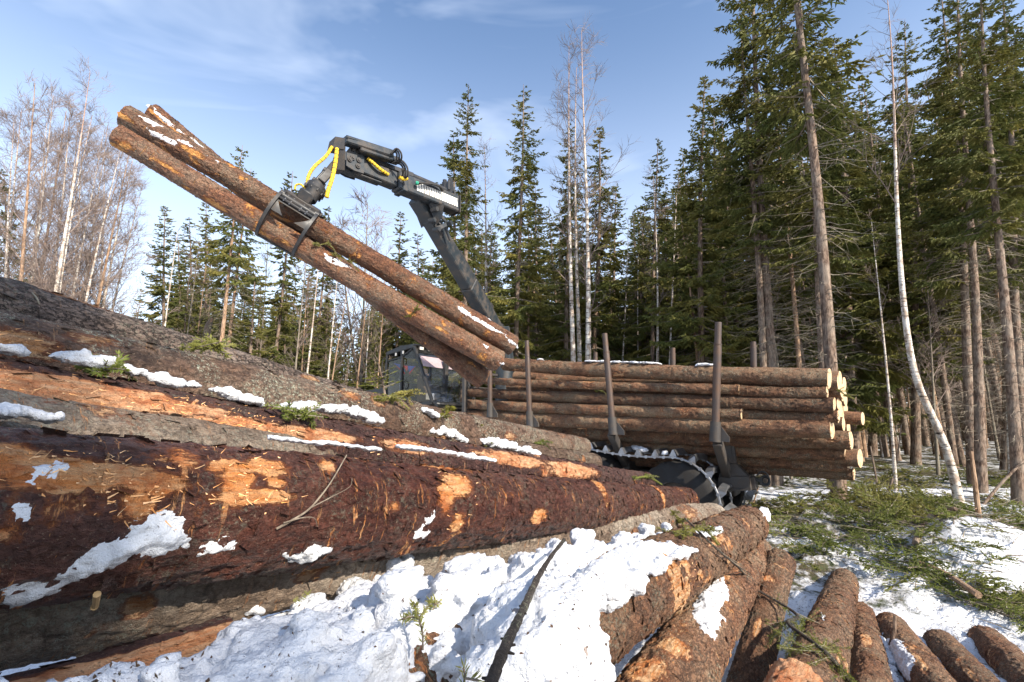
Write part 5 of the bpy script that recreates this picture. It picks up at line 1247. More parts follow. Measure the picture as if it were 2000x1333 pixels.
K = {}
K['cone'] = [spruce('full_spruce', 16, .15, 1.6, 2.3, 1, dens=1.15, dead=.8), spruce('full_spruce_b', 15, .14, 2.4, 2.0, 2, dens=1.05, dead=1.0, gap=.5)]
K['tall'] = [spruce('tall_spruce', 20, .15, 7.5, 2.2, 4, dens=1.0, dead=1.3, gap=.5), spruce('tall_spruce_b', 20, .14, 9.5, 1.9, 5, dens=.95, dead=1.4, gap=.7), spruce('tall_spruce_c', 21, .16, 5.0, 2.5, 6, dens=1.05, dead=1.1, gap=.45)]
K['thin'] = [spruce('slim_spruce', 13, .09, 4.0, 1.35, 8, dens=1.2, tw=.34, dead=1.5, gap=.6), spruce('slim_spruce_b', 12, .08, 6.0, 1.1, 9, dens=1.1, tw=.32, dead=1.8, gap=.7, pal=True)]
K['near'] = [spruce('edge_spruce', 20, .15, 9.0, 2.1, 21, dens=1.7, tw=.32, wd=.055, dead=1.5, gap=.45, pal=False), spruce('edge_spruce_b', 21, .16, 8.0, 2.5, 22, dens=1.7, tw=.33, wd=.055, dead=1.7, gap=.5)]
K['pine'] = [spruce('lit_spruce', 17, .13, 9.5, 1.7, 25, dens=1.0, dead=2.0, gap=.6, pal=True)]
K['birch'] = [birch('birch', 15, .10, 1, .38, .20), birch('birch_b', 14, .085, 2, .45, .17), birch('birch_c', 15, .11, 3, .30, .24)]
K['grove'] = [birch('grove_birch', 13, .075, 5, .30, .20, 1.25), birch('grove_birch_b', 12, .068, 6, .34, .20, 1.2), birch('grove_alder', 11, .08, 7, .26, .24, 1.22, stem='trunk_pale')]
K['thinb'] = [birch('thin_birch', 9, .045, 11, .5, .10, .6), birch('thin_birch_b', 8, .04, 12, .6, .08, .45)]
K['pole'] = [birch('pole', 9, .045, 31, .35, .12, .9, stem='deadtwig'), birch('pole_b', 9, .04, 32, .3, .13, 1.0, stem='trunk_pale')]
K['bare'] = [birch('bare_tree', 9, .05, 14, .25, .26, 1.0, stem='deadtwig', fine=.007)]
K['curved'] = [birch('crooked_birch', 17, .108, 16, .52, .22, .9, curve=lambda z: (.30*math.exp(-((z-2.2)/1.1)**2)*0 + .38*math.tanh((2.6-z)*.9) - .25*math.sin(z*.28), .0))]

# --- the birch grove on the left, every stem measured
gr = [((33, 541), (72, 168), 15), ((54, 545), (109, 190), 15.5), ((74, 554), (120, 215), 17), ((93, 558), (135, 205), 16), ((113, 566), (168, 138), 14.5), ((124, 570), (182, 225), 15), ((146, 574), (196, 262), 16), ((167, 574), (208, 245), 17.5), ((177, 583), (236, 270), 16), ((198, 591), (252, 285), 17), ((210, 595), (262, 300), 18), ((20, 520), (22, 235), 17), ((8, 530), (45, 215), 19), ((62, 560), (85, 240), 21), ((104, 560), (150, 240), 22), ((135, 575), (160, 280), 23), ((158, 575), (225, 330), 21), ((190, 590), (200, 300), 24), ((222, 600), (280, 370), 20)]
hi = ['tallest birch of the grove on the left, its tip standing above the others', ]
for k, (a, b, Y_) in enumerate(gr):
    kd = K['grove'][(0, 1, 2, 0, 1, 0, 1)[k % 7]]
    lab = 'bare birch stem in the dense grove at the left edge, purplish twigs against the sky'
    grp = 'birches of the left grove'
    if k == 4: lab = hi[0]; kd = K['birch'][2]; 
    if k == 0: lab = 'greyish bare tree leaning at the left end of the birch grove, in front of it'; kd = K['grove'][2]
    stand(kd, 'birch', a, b, Y_, lab, 'birch tree', grp if k not in (0, 4) else 'birches', wide=.95 if Y_ < 18 else 1.1)
# --- trees one can tell apart, left to right
named = [
 ('thin', 0, (18, 560), (5, 330), 19, 'dark spruce cut by the left edge of the picture behind the birch grove'),
 ('cone', 0, (322, 640), (322, 403), 26, 'green pointed spruce just right of the birch grove'),
 ('cone', 1, (372, 650), (371, 425), 27, 'small pointed spruce between the grove and the lit bare-stemmed spruce'),
 ('cone', 0, (405, 655), (402, 395), 28, 'pointed spruce below the left ends of the lifted logs'),
 ('cone', 1, (352, 650), (350, 450), 31, 'low dense spruce right of the birch grove, behind the pointed one'),
 ('pine', 0, (430, 660), (476, 285), 16, 'sunlit bare-stemmed spruce whose tip shows just above the lifted logs'),
 ('pine', 0, (447, 670), (490, 330), 17.5, 'thin orange-stemmed tree leaning beside the sunlit bare-stemmed spruce'),
 ('thin', 0, (540, 690), (571, 335), 19, 'slim spruce whose tip shows left of the grapple above the logs'),
 ('thin', 0, (620, 700), (642, 402), 21, 'slim spruce directly behind the grapple, tip below the yellow hoses'),
 ('cone', 0, (775, 700), (783, 415), 25, 'full pointed spruce standing under the outer boom of the crane'),
 ('cone', 1, (818, 700), (818, 452), 24, 'yellowish bushy spruce just left of the main boom'),
 ('tall', 2, (906, 600), (917, 166), 15.5, 'tall spruce behind the tail of the outer boom, its bare stem lit'),
 ('cone', 1, (886, 560), (885, 262), 17, 'narrow spruce crown leaning against the tall one behind the crane'),
 ('tall', 2, (1010, 690), (1022, 163), 17, 'tall pointed spruce between the crane and the twin birches'),
 ('cone', 1, (1045, 690), (1048, 360), 22, 'bushy spruce low behind the tall pointed one right of the crane'),
 ('tall', 2, (1108, 690), (1110, 238), 19, 'dark spruce crown left behind the twin birches'),
 ('cone', 0, (1160, 700), (1172, 250), 20, 'dark spruce crown right behind the twin birches'),
 ('cone', 1, (1196, 700), (1205, 355), 23, 'shorter spruce between the twin birches and the dark pointed spruce'),
 ('tall', 2, (1275, 700), (1283, 268), 19, 'dark pointed spruce alone against the sky right of the twin birches'),
 ('cone', 0, (1250, 700), (1258, 400), 24, 'low spruce behind the dark pointed one'),
 ('cone', 0, (1368, 700), (1376, 152), 15, 'broad olive-lit spruce left of the tall bare-stemmed one'),
 ('cone', 1, (1398, 710), (1398, 200), 18, 'bushy olive-lit spruce behind the broad one'),
 ('near', 0, (1491, 712), (1446, 18), 12.5, 'tall spruce with bare stem, leftmost of the big ones right of centre'),
 ('near', 1, (1612, 712), (1560, -60), 11.5, 'very tall spruce with lit bare stem rising from behind the load end'),
 ('cone', 0, (1668, 780), (1630, 78), 17, 'full dark spruce behind the very tall one with the lit stem'),
 ('tall', 0, (1903, 862), (1842, -30), 12, 'tall spruce with leaning stem right of the white crooked birch'),
 ('near', 0, (1984, 935), (1912, -90), 9.6, 'tallest lit-stemmed spruce near the right edge of the picture'),
 ('near', 1, (1998, 780), (1955, -50), 12, 'thick-stemmed spruce partly cut by the right edge'),
 ('tall', 1, (1915, 930), (1872, -80), 11.0, 'dark-stemmed spruce close behind the tallest one at the right'),
 ('tall', 2, (1790, 860), (1770, 40), 17, 'dark crowned spruce behind the white crooked birch'),
 ('cone', 0, (1700, 840), (1690, 240), 22, 'dense green spruce deep in the wood, left of the crooked birch'),
 ('tall', 0, (1960, 880), (1975, 120), 16, 'spruce filling the sky at the far right edge')]
for kd, v_, a, b, Y_, lab in named: stand(K[kd][v_], 'spruce', a, b, Y_, lab, 'spruce tree', 'spruces one can tell apart')
place(K['tall'][1], 'spruce', (8.9*640/889*1.02, 8.9, 0.0), P(1560, -120, 8.9)*np.array([1, 1, 1]), 'spruce whose foot stands on the snow under the end of the load', 'spruce tree', 'spruces one can tell apart') if False else None
nb_ = [('birch', 2, (1142, 700), (1143, 62), 16, 'taller of the twin white birches in the middle, reaching highest'),
 ('birch', 0, (1122, 700), (1112, 88), 16.3, 'left of the twin white birches in the middle'),
 ('birch', 1, (1130, 700), (1127, 130), 16.8, 'thin third birch squeezed between the twin white birches'),
 ('thinb', 0, (1213, 700), (1222, 440), 20, 'thin white birch pole above the front part of the load'),
 ('thinb', 1, (1250, 700), (1252, 490), 21, 'short thin white pole between two spruces above the load'),
 ('birch', 1, (1282, 705), (1276, 345), 17, 'thin white birch in front of the dark pointed spruce'),
 ('thinb', 0, (1314, 705), (1321, 372), 17, 'slim white birch just right of the dark pointed spruce'),
 ('curved', 0, (1840, 905), (1738, -30), 9.2, 'big white birch with a crook in its lower stem, right of the load'),
 ('thinb', 0, (1738, 880), (1702, 430), 11, 'thin pale birch between the load end and the crooked birch'),
 ('birch', 1, (1975, 850), (1944, 380), 14, 'white birch glimpsed between the dark stems at the right edge'),
 ('thinb', 1, (1520, 930), (1512, 560), 20, 'thin pale pole in the dark wood right of the rearmost stake')]
for kd, v_, a, b, Y_, lab in nb_:
    stand(K[kd][v_], 'birch', a, b, Y_, lab, 'birch tree', 'birches', spin=(0. if kd == 'curved' else None))
for (a, b, Y_, lab) in [((955, 640), (945, 285), 19, 'bare grey tree with fine twigs right of the main boom'), ((712, 640), (712, 392), 22, 'bare twiggy tree against the sky under the outer boom'), ((690, 640), (668, 440), 24, 'faint bare tree left of the twiggy one under the outer boom')]:
    stand(K['birch'][0] if Y_ == 19 else K['bare'][0], 'bare_tree', a, b, Y_, lab, 'bare tree', 'bare trees', wide=1.3)
# pale thin stems seen over the top of the pile
for k, (x0, y0, x1, y1, Y_) in enumerate([(640, 720, 668, 560, 15), (655, 720, 690, 590, 17), (582, 690, 610, 520, 16), (598, 700, 622, 505, 18), (508, 680, 520, 540, 19), (700, 740, 722, 560, 18), (716, 745, 735, 575, 20), (735, 745, 752, 560, 17), (672, 730, 700, 560, 21), (330, 640, 352, 520, 18), (360, 650, 385, 540, 19), (385, 655, 402, 545, 21)]):
    stand(K['thinb' if k % 3 == 0 else 'pole'][k % 2], 'birch', (x0, y0), (x1, y1-70), Y_, 'pale thin stem in the strip of wood between the pile and the lifted logs', 'birch tree', 'pale thin stems behind the pile')

# --- the wood behind: each tree its own
rsf = random.Random(77)
sky_x = [-200, 0, 100, 250, 330, 450, 560, 700, 800, 900, 1000, 1100, 1200, 1300, 1400, 1500, 1600, 1700, 1800, 2000, 2300]
sky_y = [520, 470, 560, 560, 470, 470, 510, 560, 490, 400, 400, 360, 440, 380, 250, 180, 150, 180, 100, 40, 0]
cnt = 0; tries = 0; pts_ = []
while cnt < 262 and tries < 16000:
    tries += 1
    px = rsf.uniform(-60, 2080) if rsf.random() < .5 else rsf.uniform(1250, 2150)
    Y_ = rsf.uniform(13.5, 46)**1.0; g = P(px, 850, Y_)
    if px < 300 and Y_ < 26: continue
    if px < 1350 and Y_ < 18: continue
    if cnt > 215 and not (300 < px < 1350 and Y_ > 22): continue
    if any((g[0]-q[0])**2+(g[1]-q[1])**2 < 1.5 for q in pts_): continue
    yt = np.interp(px, sky_x, sky_y)+rsf.uniform(0, 130)*(1 if px < 1350 else 1.6); tp = P(px, yt, Y_); Hh = tp[2]
    if Hh > 26: Hh = rsf.uniform(18, 26)
    if Hh < 5: continue
    gxx, gyy = g[0], g[1]; pts_.append((gxx, gyy)); base = (gxx, gyy, float(ground_z(gxx, gyy))-.05); ln_ = rsf.gauss(0, .02)*Hh
    if Hh < 10: kd = K['cone'][rsf.randint(0, 1)] if rsf.random() < .5 else K['thin'][rsf.randint(0, 1)]
    elif px > 1450: kd = rsf.choice(K['tall']+K['tall'][:2]+K['thin'])
    else: kd = rsf.choice(K['tall']+K['cone']+K['thin'])
    far = Y_ > 28; side_ = 'left of the crane' if px < 900 else ('behind the load' if px < 1600 else 'right of the load')
    place(kd, 'spruce', base, (gxx+ln_, gyy+rsf.gauss(0, .02)*Hh, Hh), f'spruce in the {"far depth" if far else "front rows"} of the wood {side_}', 'spruce tree', f'{"far" if far else "nearer"} spruces of the wood {side_}'); cnt += 1
# bare poles and young birches in the dim wood on the right
for k in range(34):
    px = rsf.uniform(1350, 2050) if k < 24 else rsf.uniform(380, 1300); Y_ = rsf.uniform(11.5, 26) if k < 24 else rsf.uniform(19, 28); g = P(px, 850, Y_)
    Hh = rsf.uniform(5, 11); kd = K['pole'][k % 2] if k % 4 else (K['thinb'][0] if k % 8 else K['bare'][0])
    place(kd, 'young_tree', (g[0], g[1], float(ground_z(g[0], g[1]))-.05), (g[0]+rsf.gauss(0, .5), g[1], Hh), 'spindly leafless young tree standing in the wood ' + ('behind and beside the load' if k < 24 else 'between the taller spruces'), 'young tree', 'spindly young trees ' + ('right' if k < 24 else 'centre'))
# young dense growth low in the wood left of centre
for k in range(30):
    px = rsf.uniform(300, 1000); Y_ = rsf.uniform(17, 27); g = P(px, 850, Y_); Hh = rsf.uniform(3.5, 7.5)
    place(K['cone'][k % 2], 'young_spruce', (g[0], g[1], float(ground_z(g[0], g[1]))-.1), (g[0], g[1], Hh), 'low young spruce filling the strip of wood between the pile and the lifted logs', 'spruce tree', 'low young spruces left of the load', wide=1.5)
# the far side of the wood, reading as one dim mass between the stems
def far_wood():
    rs = np.random.RandomState(55); B_, D_, Ln, Wd, segs = [], [], [], [], []
    for k in range(330):
        px = rs.uniform(250, 2250); Y_ = rs.uniform(42, 66); g = P(px, 850, Y_); x0, y0 = g[0], g[1]; z0 = float(ground_z(x0, y0))
        yt = np.interp(px, [250, 400, 900, 1300, 1500, 2250], [640, 620, 590, 560, 470, 400])+rs.uniform(-30, 60); H = min(24, P(px, yt, Y_)[2]); R = rs.uniform(1.6, 2.6)
        segs.append(((x0, y0, z0-.3), (x0, y0, H), .13, .02)); m = int(H*26); f = rs.rand(m)**.9; az = rs.rand(m)*6.283; rr = R*(1-f)**.8*rs.uniform(.15, 1., m)
        b = np.stack([x0+np.cos(az)*rr*.6, y0+np.sin(az)*rr*.6, z0+.5+f*(H-z0-.6)], -1); B_.append(b)
        D_.append(np.stack([np.cos(az), np.sin(az), rs.uniform(-.75, .1, m)], -1)); Ln.append(.35+.55*rs.rand(m)*(1.1-f)); Wd.append(.14+.16*rs.rand(m))
    V1, F1 = tubes_np(segs, 5); V2, F2 = blades(np.concatenate(B_), np.concatenate(D_), np.concatenate(Ln), np.concatenate(Wd), np.array([0, 0, 1.]))
    me = mesh_np('far_wood', np.concatenate([V1, V2]), np.concatenate([F1, F2+len(V1)]), False, [M['trunk'], M['needle']], [0]*len(F1)+[1]*len(F2))
    tag(link('far_wood', me), 'dim far side of the spruce wood seen between the nearer stems', 'wood', kind='stuff')
far_wood()
# --- trees behind the photographer: they throw the shade on the near end of the pile
def behind(dist, offs, H, kd, lab):
    c0 = np.array([.30, 1.50]); along = SUN_AZ/np.linalg.norm(SUN_AZ); nrm = np.array([along[1], -along[0]])
    nrm = nrm if nrm[1] < 0 else -nrm
    p = c0+along*dist+nrm*offs; place(kd, 'spruce', (p[0], p[1], .3), (p[0], p[1], H), lab, 'spruce tree')
SHADE = True
behind(7.0, 2.5, 14, K['cone'][0], 'full spruce out of frame, closest behind the photographer')
behind(9.5, 2.1, 16, K['cone'][1], 'second spruce out of frame behind the photographer')
#behind(12.0, 1.75, 17, K['cone'][0], 'third spruce out of frame behind the photographer')
behind(14.5, 2.6, 20, K['cone'][0], 'fourth spruce out of frame behind the photographer')

# ================================================================== BRANCHES ON THE GROUND, SPRIGS, STICKS
def bough(L_, seed, wd=.026, dens=1.25, bend=.15, tw=.20):
    """a cut spruce bough lying along +X: stem segments and needle twigs"""
    rs = np.random.RandomState(seed); m = 8; S = np.linspace(0, 1, m); path = np.stack([S*L_, bend*L_*np.sin(S*2.2+seed)*S, .05*L_*np.sin(S*3.)], -1)
    segs = [(path[q], path[q+1], .012*L_*(1-S[q])+.003, .012*L_*(1-S[q+1])+.003) for q in range(m-1)]; B_, D_, Ln = [], [], []
    for k in range(int(26*dens*max(.6, L_))):
        f = rs.uniform(.08, 1.); i_ = min(int(f*(m-1)), m-2); p = path[i_]+(path[i_+1]-path[i_])*(f*(m-1)-i_); sg = rs.choice([-1, 1])
        l2 = L_*(.42*(1-f)+.10)*rs.uniform(.6, 1.1); d = unit(np.array([rs.uniform(.5, 1.), sg*rs.uniform(.4, 1.), rs.uniform(-.35, .45)])); segs.append((p, p+d*l2, .004, .0015))
        nn = int(l2/.022)+3
        for j in range(nn):
            g = rs.uniform(0, 1); dd = d+np.cross(d, [0, 0, 1.])*rs.choice([-1, 1])*rs.uniform(.3, .9)+rs.randn(3)*.25; B_.append(p+d*l2*g); D_.append(dd); Ln.append(rs.uniform(.03, .075)*(1.4-g)*tw/.2)
        B_.append(p+d*l2*.8); D_.append(d); Ln.append(.08)
    V1, F1 = tubes_np(segs, 4); B_ = np.array(B_); V2, F2 = blades(B_, np.array(D_), np.array(Ln), np.full(len(B_), wd), np.array([0, 0, 1.]))
    return V1, F1, V2, F2
BO = [bough(1.0, 1, dens=.8), bough(.8, 2, dens=.8), bough(1.3, 3, dens=.7), bough(.6, 4, dens=.9)]
def scatter(name, items, mats, label, kind='stuff'):
    """items: (bough index, position, yaw, pitch, roll, scale)"""
    V = []; Fs = []; mi = []; n = 0
    for (b, p, yw, pt, rl, s) in items:
        R = np.array(Matrix.Rotation(yw, 3, 'Z') @ Matrix.Rotation(pt, 3, 'Y') @ Matrix.Rotation(rl, 3, 'X'))
        V1, F1, V2, F2 = BO[b]
        for Vv, Ff, m_ in ((V1, F1, 0), (V2, F2, 1)):
            V.append(Vv*s @ R.T + np.asarray(p)); Fs.append(Ff+n); mi += [m_]*len(Ff); n += len(Vv)
    me = mesh_np(name, np.concatenate(V), np.concatenate(Fs), False, mats, mi); o = link(name, me)
    return tag(o, label, 'branches', None, kind)
rb = np.random.RandomState(12)
items = []
def gpos(px, py, lift=0.):
    """where the sight line meets the ground"""
    r = ray(px, py); z = .1; 
    for _ in range(12):
        if r[2] >= 0: break
        s = (z-CAMZ)/r[2]; p = CAM+r*s; z = gz(p[0], p[1])
    return np.array([p[0], p[1], z+lift])
def zone(n_, poly_fn, s0, s1, lift=.03, up=.25):
    for k in range(n_):
        px, py = poly_fn(); p = gpos(px, py, lift+rb.uniform(0, .06)); items.append((rb.randint(0, 4), p, rb.uniform(0, 6.28), -rb.uniform(-.05, up), rb.uniform(-.5, .5), rb.uniform(s0, s1)))
zone(60, lambda: (rb.uniform(1560, 2060), rb.uniform(905, 945)), .4, .8, .02, .12)
zone(135, lambda: (rb.uniform(1480, 2060), rb.uniform(938, 1010)), .35, .7, .02, .14)
zone(110, lambda: (rb.uniform(1530, 1900), rb.uniform(985, 1085)), .3, .6, .02, .15)
zone(46, lambda: (rb.uniform(1540, 1780), rb.uniform(1040, 1110)), .25, .45, .02, .12)
zone(85, lambda: (rb.uniform(1780, 2060), rb.uniform(1000, 1060)), .35, .6, .02, .15)
zone(70, lambda: (lambda t: (1740+t*290, 1105+t*110+rb.uniform(-24, 24)))(rb.rand()), .25, .5, .02, .12)
for k in range(70):   # the bushy heap of tops
    p = gpos(rb.uniform(1640, 1860), rb.uniform(985, 1030), .05); items.append((rb.randint(0, 4), p, rb.uniform(0, 6.28), -rb.uniform(.1, .8), rb.uniform(-.5, .5), rb.uniform(.3, .65)))
for k in range(26):   # bigger heap on the left shoulder
    p = gpos(rb.uniform(1690, 1760), rb.uniform(975, 1000), .08); items.append((rb.randint(0, 4), p, rb.uniform(0, 6.28), -rb.uniform(.2, 1.0), rb.uniform(-.5, .5), rb.uniform(.35, .6)))
scatter('spruce_slash', items, [M['deadtwig'], M['needle_f']], 'litter of cut green spruce boughs covering the snow right of the load')
# brown sticks and twigs among them
segs = []
for k in range(420):
    px, py = rb.uniform(1480, 2060), rb.uniform(935, 1230)
    if py > 1060+(px-1500)*.33: continue
    p = gpos(px, py, .03); L_ = rb.uniform(.12, .7)*(1 if py > 960 else 1.4); an = rb.uniform(0, 6.28); d = np.array([math.cos(an), math.sin(an), rb.uniform(-.02, .25)]); q = p
    for j in range(3):
        e = q+d*L_/3+rb.randn(3)*.02*L_; segs.append((q, e, .006-.0015*j, .0045-.0015*j)); q = e
V, F = tubes_np(segs, 4); tag(link('twig_litter', mesh_np('twig_litter', V, F, False, [M['deadtwig']])), 'loose brown twigs strewn over the snow and green boughs', 'twigs', kind='stuff')
# bark and needle crumbs on the snow between the logs
bits = []
for k in range(1500):
    px, py = rb.uniform(1500, 2050), rb.uniform(1060, 1330); p = gpos(px, py, .004); an = rb.uniform(0, 6.28); L_ = rb.uniform(.008, .035); d = np.array([math.cos(an), math.sin(an), rb.uniform(-.1, .3)]); bits.append((p, p+d*L_, .0028, .0018))
V, F = tubes_np(bits, 4); tag(link('bark_crumbs', mesh_np('bark_crumbs', V, F, False, [M['deadtwig']])), 'bark crumbs and needles sprinkled on the snow at lower right', 'crumbs', kind='stuff')

def stick(name, pts, r, mat, label, cat='stick', twigs=(), n=22, knob=0):
    pts = bez(pts, n); rs = np.random.RandomState(len(label)); rr = np.interp(np.linspace(0, 1, n), np.linspace(0, 1, len(r)), r)*(1+(.15 if n < 60 else .32)*rs.rand(n))
    m = MB(); m.tube(pts, rr, n=8)
    for k in range(knob):
        i_ = rs.randint(2, n-2); d = unit(rs.randn(3)); m.tube([pts[i_], pts[i_]+d*rr[i_]*rs.uniform(1.2, 2.2)], [rr[i_]*.45, rr[i_]*.2], n=5)
    for tw_ in twigs: tp = bez(tw_[0], 10); m.tube(tp, np.linspace(tw_[1], tw_[1]*.35, 10), n=6)
    o = m.build(name, mat, None, True); return tag(o, label, cat)
M['dark_bark'] = bark('stick_bark', (.030, .022, .018), (.085, .065, .052), (.15, .13, .11), lichen=.9, scar=.7, plate=80, knots=False, lich=(.36, .37, .25))
stick('dead_stick', [HP(955, 1345, -.27), HP(985, 1268, -.255), HP(1020, 1195, -.24), HP(1050, 1130, -.23), HP(1078, 1085, -.22), HP(1102, 1055, -.213)], [.0078, .0074, .0066, .0060, .0048, .0050], M['dark_bark'], 'dark lichen-flecked stick leaning across the snow heap in the foreground', knob=22, n=70)
# sprigs
def sprig(parent_pts, label, seed, mat='needle_f', wd=.004, ln=.028, r=.0035, dens=1.0, name='spruce_sprig', cat='sprig', side=()):
    """a fresh twig with single needles"""
    rs = np.random.RandomState(seed); paths = [bez(parent_pts, 24)]+[bez(s_, 16) for s_ in side]; segs = []; B_, D_, Ln = [], [], []
    for pth in paths:
        for q in range(len(pth)-1): segs.append((pth[q], pth[q+1], r, r*.8))
        L_ = np.linalg.norm(np.diff(pth, axis=0), axis=1).sum()
        for k in range(int(L_/.0022*dens)):
            f = rs.uniform(.05, 1)*(len(pth)-1.01); i_ = int(f); t_ = unit(pth[i_+1]-pth[i_]); o_ = unit(np.cross(t_, rs.randn(3))); B_.append(pth[i_]+(pth[i_+1]-pth[i_])*(f-i_)); D_.append(t_*.75+o_*.9); Ln.append(ln*rs.uniform(.7, 1.1))
        B_.append(pth[-1]); D_.append(unit(pth[-1]-pth[-2])); Ln.append(ln)
    V1, F1 = tubes_np(segs, 5); V2, F2 = blades(np.array(B_), np.array(D_), np.array(Ln), np.full(len(B_), wd), np.array([0, 0, 1.]))
    me = mesh_np(name, np.concatenate([V1, V2]), np.concatenate([F1, F2+len(V1)]), False, [M['deadtwig'], M[mat]], [0]*len(F1)+[1]*len(F2)); return tag(link(name, me), label, cat)
h = lambda px, py, e=-.29: HP(px, py, e)
sprig([h(826, 1270, -.335), h(825, 1235, -.31), h(818, 1210, -.29), h(812, 1195, -.285)], 'small green spruce sprig standing up from the snow heap', 3, wd=.0022, ln=.016, r=.0022, dens=1.3, side=[[h(818, 1208), h(800, 1205), h(785, 1210, -.28)], [h(818, 1208), h(830, 1192), h(842, 1180, -.28)], [h(815, 1198), h(812, 1188), h(808, 1178, -.27)]])
sprig([h(845, 1192, -.31), h(850, 1180, -.30), h(848, 1170, -.29)], 'tiny green sprig beside the snow slab in the heap', 4, wd=.0022, ln=.016, r=.002, dens=1.3, side=[[h(850, 1182, -.3), h(860, 1175, -.3)], [h(850, 1182, -.3), h(838, 1172, -.3)]])
sprig([h(905, 1345, -.31), h(908, 1320, -.30), h(905, 1305, -.29)], 'dark green sprig poking from the snow at the bottom edge', 5, wd=.0022, ln=.018, r=.002, side=[[h(908, 1325, -.3), h(935, 1330, -.3)]])
sprig([h(570, 1180, -.34), h(590, 1165, -.33), h(602, 1158, -.33)], 'small sprig on the snow edge under the grey log', 6, wd=.002, ln=.014, r=.002)
# green tufts lying on the logs
def on(lgk, px, py, lift=.01): 
    lg = LG[lgk]; t, ph = hit(lg, px, py); R = lg.r0+(lg.r1-lg.r0)*t/lg.L+lift; return lg.o+lg.x*t+(lg.y*math.cos(ph)+lg.z*math.sin(ph))*R
def tuft(lgk, pxs, label, seed, mat='needle_f', ln=.020, lift=.02):
    pts = [on(lgk, *q, lift=.008+lift*(k % 2)) for k, q in enumerate(pxs)]
    rs = np.random.RandomState(seed); side = []
    for k in range(11):
        a = pts[rs.randint(0, len(pts)-1)]; side.append([a, a+rs.randn(3)*.02*np.array([1, 1, .4])+np.array([0, 0, .006]), a+rs.randn(3)*.045*np.array([1, 1, .4])+np.array([0, 0, .010])])
    return sprig(pts, label, seed, mat, .0042, ln, .0025, 1.5, side=side)
tuft('L4', [(205, 702), (235, 715), (262, 727)], 'green sprig lying in the snowy crack above the peeled log', 11)
tuft('L2', [(385, 680), (415, 684), (448, 690)], 'flat green sprig on the crest between the two top logs', 12)
tuft('L2', [(775, 770), (790, 780), (802, 790)], 'dull green sprig in front of the cab on the lichen log', 13)
tuft('L2', [(745, 782), (765, 785), (795, 800)], 'small dark green tuft lower left of the cab on the lichen log', 14)
tuft('L2', [(862, 815), (872, 805), (885, 795)], 'bright yellow-green sprig upright on the lichen log', 15, 'needle_y')
tuft('L3', [(905, 822), (930, 828), (955, 840)], 'yellow-green bough piece above the sunlit snow clods', 16, 'needle_y', lift=.04)
tuft('L3', [(935, 878), (948, 868), (958, 880)], 'green sprig between the two sunlit snow patches', 17)
tuft('L3', [(1048, 862), (1060, 870), (1072, 880)], 'green sprig near the end of the lichen log', 18)
tuft('L4', [(1236, 935), (1262, 934), (1290, 946)], 'mossy green tuft at the end of the peeled log by the track', 19)
tuft('L4', [(560, 815), (590, 822), (610, 835)], 'mossy sprig under the thick snow ridge', 20)
tuft('L7', [(1315, 1005), (1325, 1020), (1335, 1030)], 'green sprig standing on the end of the pale grey log', 21)
tuft('L7', [(1180, 1075), (1230, 1062), (1290, 1048), (1330, 1045)], 'green bough lying along the gap beside the pale grey log', 22, lift=.05)
tuft('L9', [(1330, 1045), (1365, 1050), (1400, 1065)], 'green tuft on top of the peeled-patch log', 23, lift=.05)
tuft('H1', [(618, 480), (640, 485), (665, 510)], 'green sprig caught between the lifted logs', 24, lift=.05)
tuft('H1', [(655, 500), (680, 515), (700, 530)], 'yellowish sprig on the lower front log in the air', 25, 'needle_y', lift=.04)
tuft('H1', [(800, 618), (812, 605), (816, 596)], 'small sprig on the lower front log in the air near its right end', 26, 'needle_y')
tuft('N2', [(1640, 765), (1655, 770), (1668, 778)], 'green sprig poking out between the sawn ends of the load', 27, lift=.08)
tuft('N3', [(1165, 762), (1178, 768), (1190, 776)], 'green sprig caught between load logs beside the middle stake', 28, lift=.04)
tuft('N4', [(1130, 808), (1142, 815), (1150, 822)], 'green moss tuft hanging on the fourth load log', 29, lift=.03)
# twig on the red log, wood splinter, chips
a_ = lambda x, y, l=.012: on('L6', x, y, l)
stick('dry_twig', [a_(535, 1030), a_(560, 1014, .02), a_(592, 992, .03), a_(625, 955, .04), a_(658, 914, .05)], [.0030, .0022, .0014], M['deadtwig'], 'dry forked twig lying on the flank of the red log', 'twig', twigs=[([a_(592, 992, .03), a_(625, 975, .05), a_(655, 962, .06), a_(660, 950, .06)], .0016), ([a_(590, 994, .03), a_(615, 965, .04), a_(632, 945, .05)], .0013), ([a_(545, 1018, .02), a_(575, 1008, .03), a_(600, 1008, .03), a_(607, 1022, .03)], .0020)])
stick('wood_splinter', [on('L6', 191, 1140, .02), on('L6', 190, 1165, .03), on('L6', 182, 1195, .03)], [.006, .005, .006], paint('pale_wood', (.58, .38, .18), .8, .2, chips=False), 'pale wood splinter hanging from the snow under the red log', 'splinter')
rs = np.random.RandomState(3)
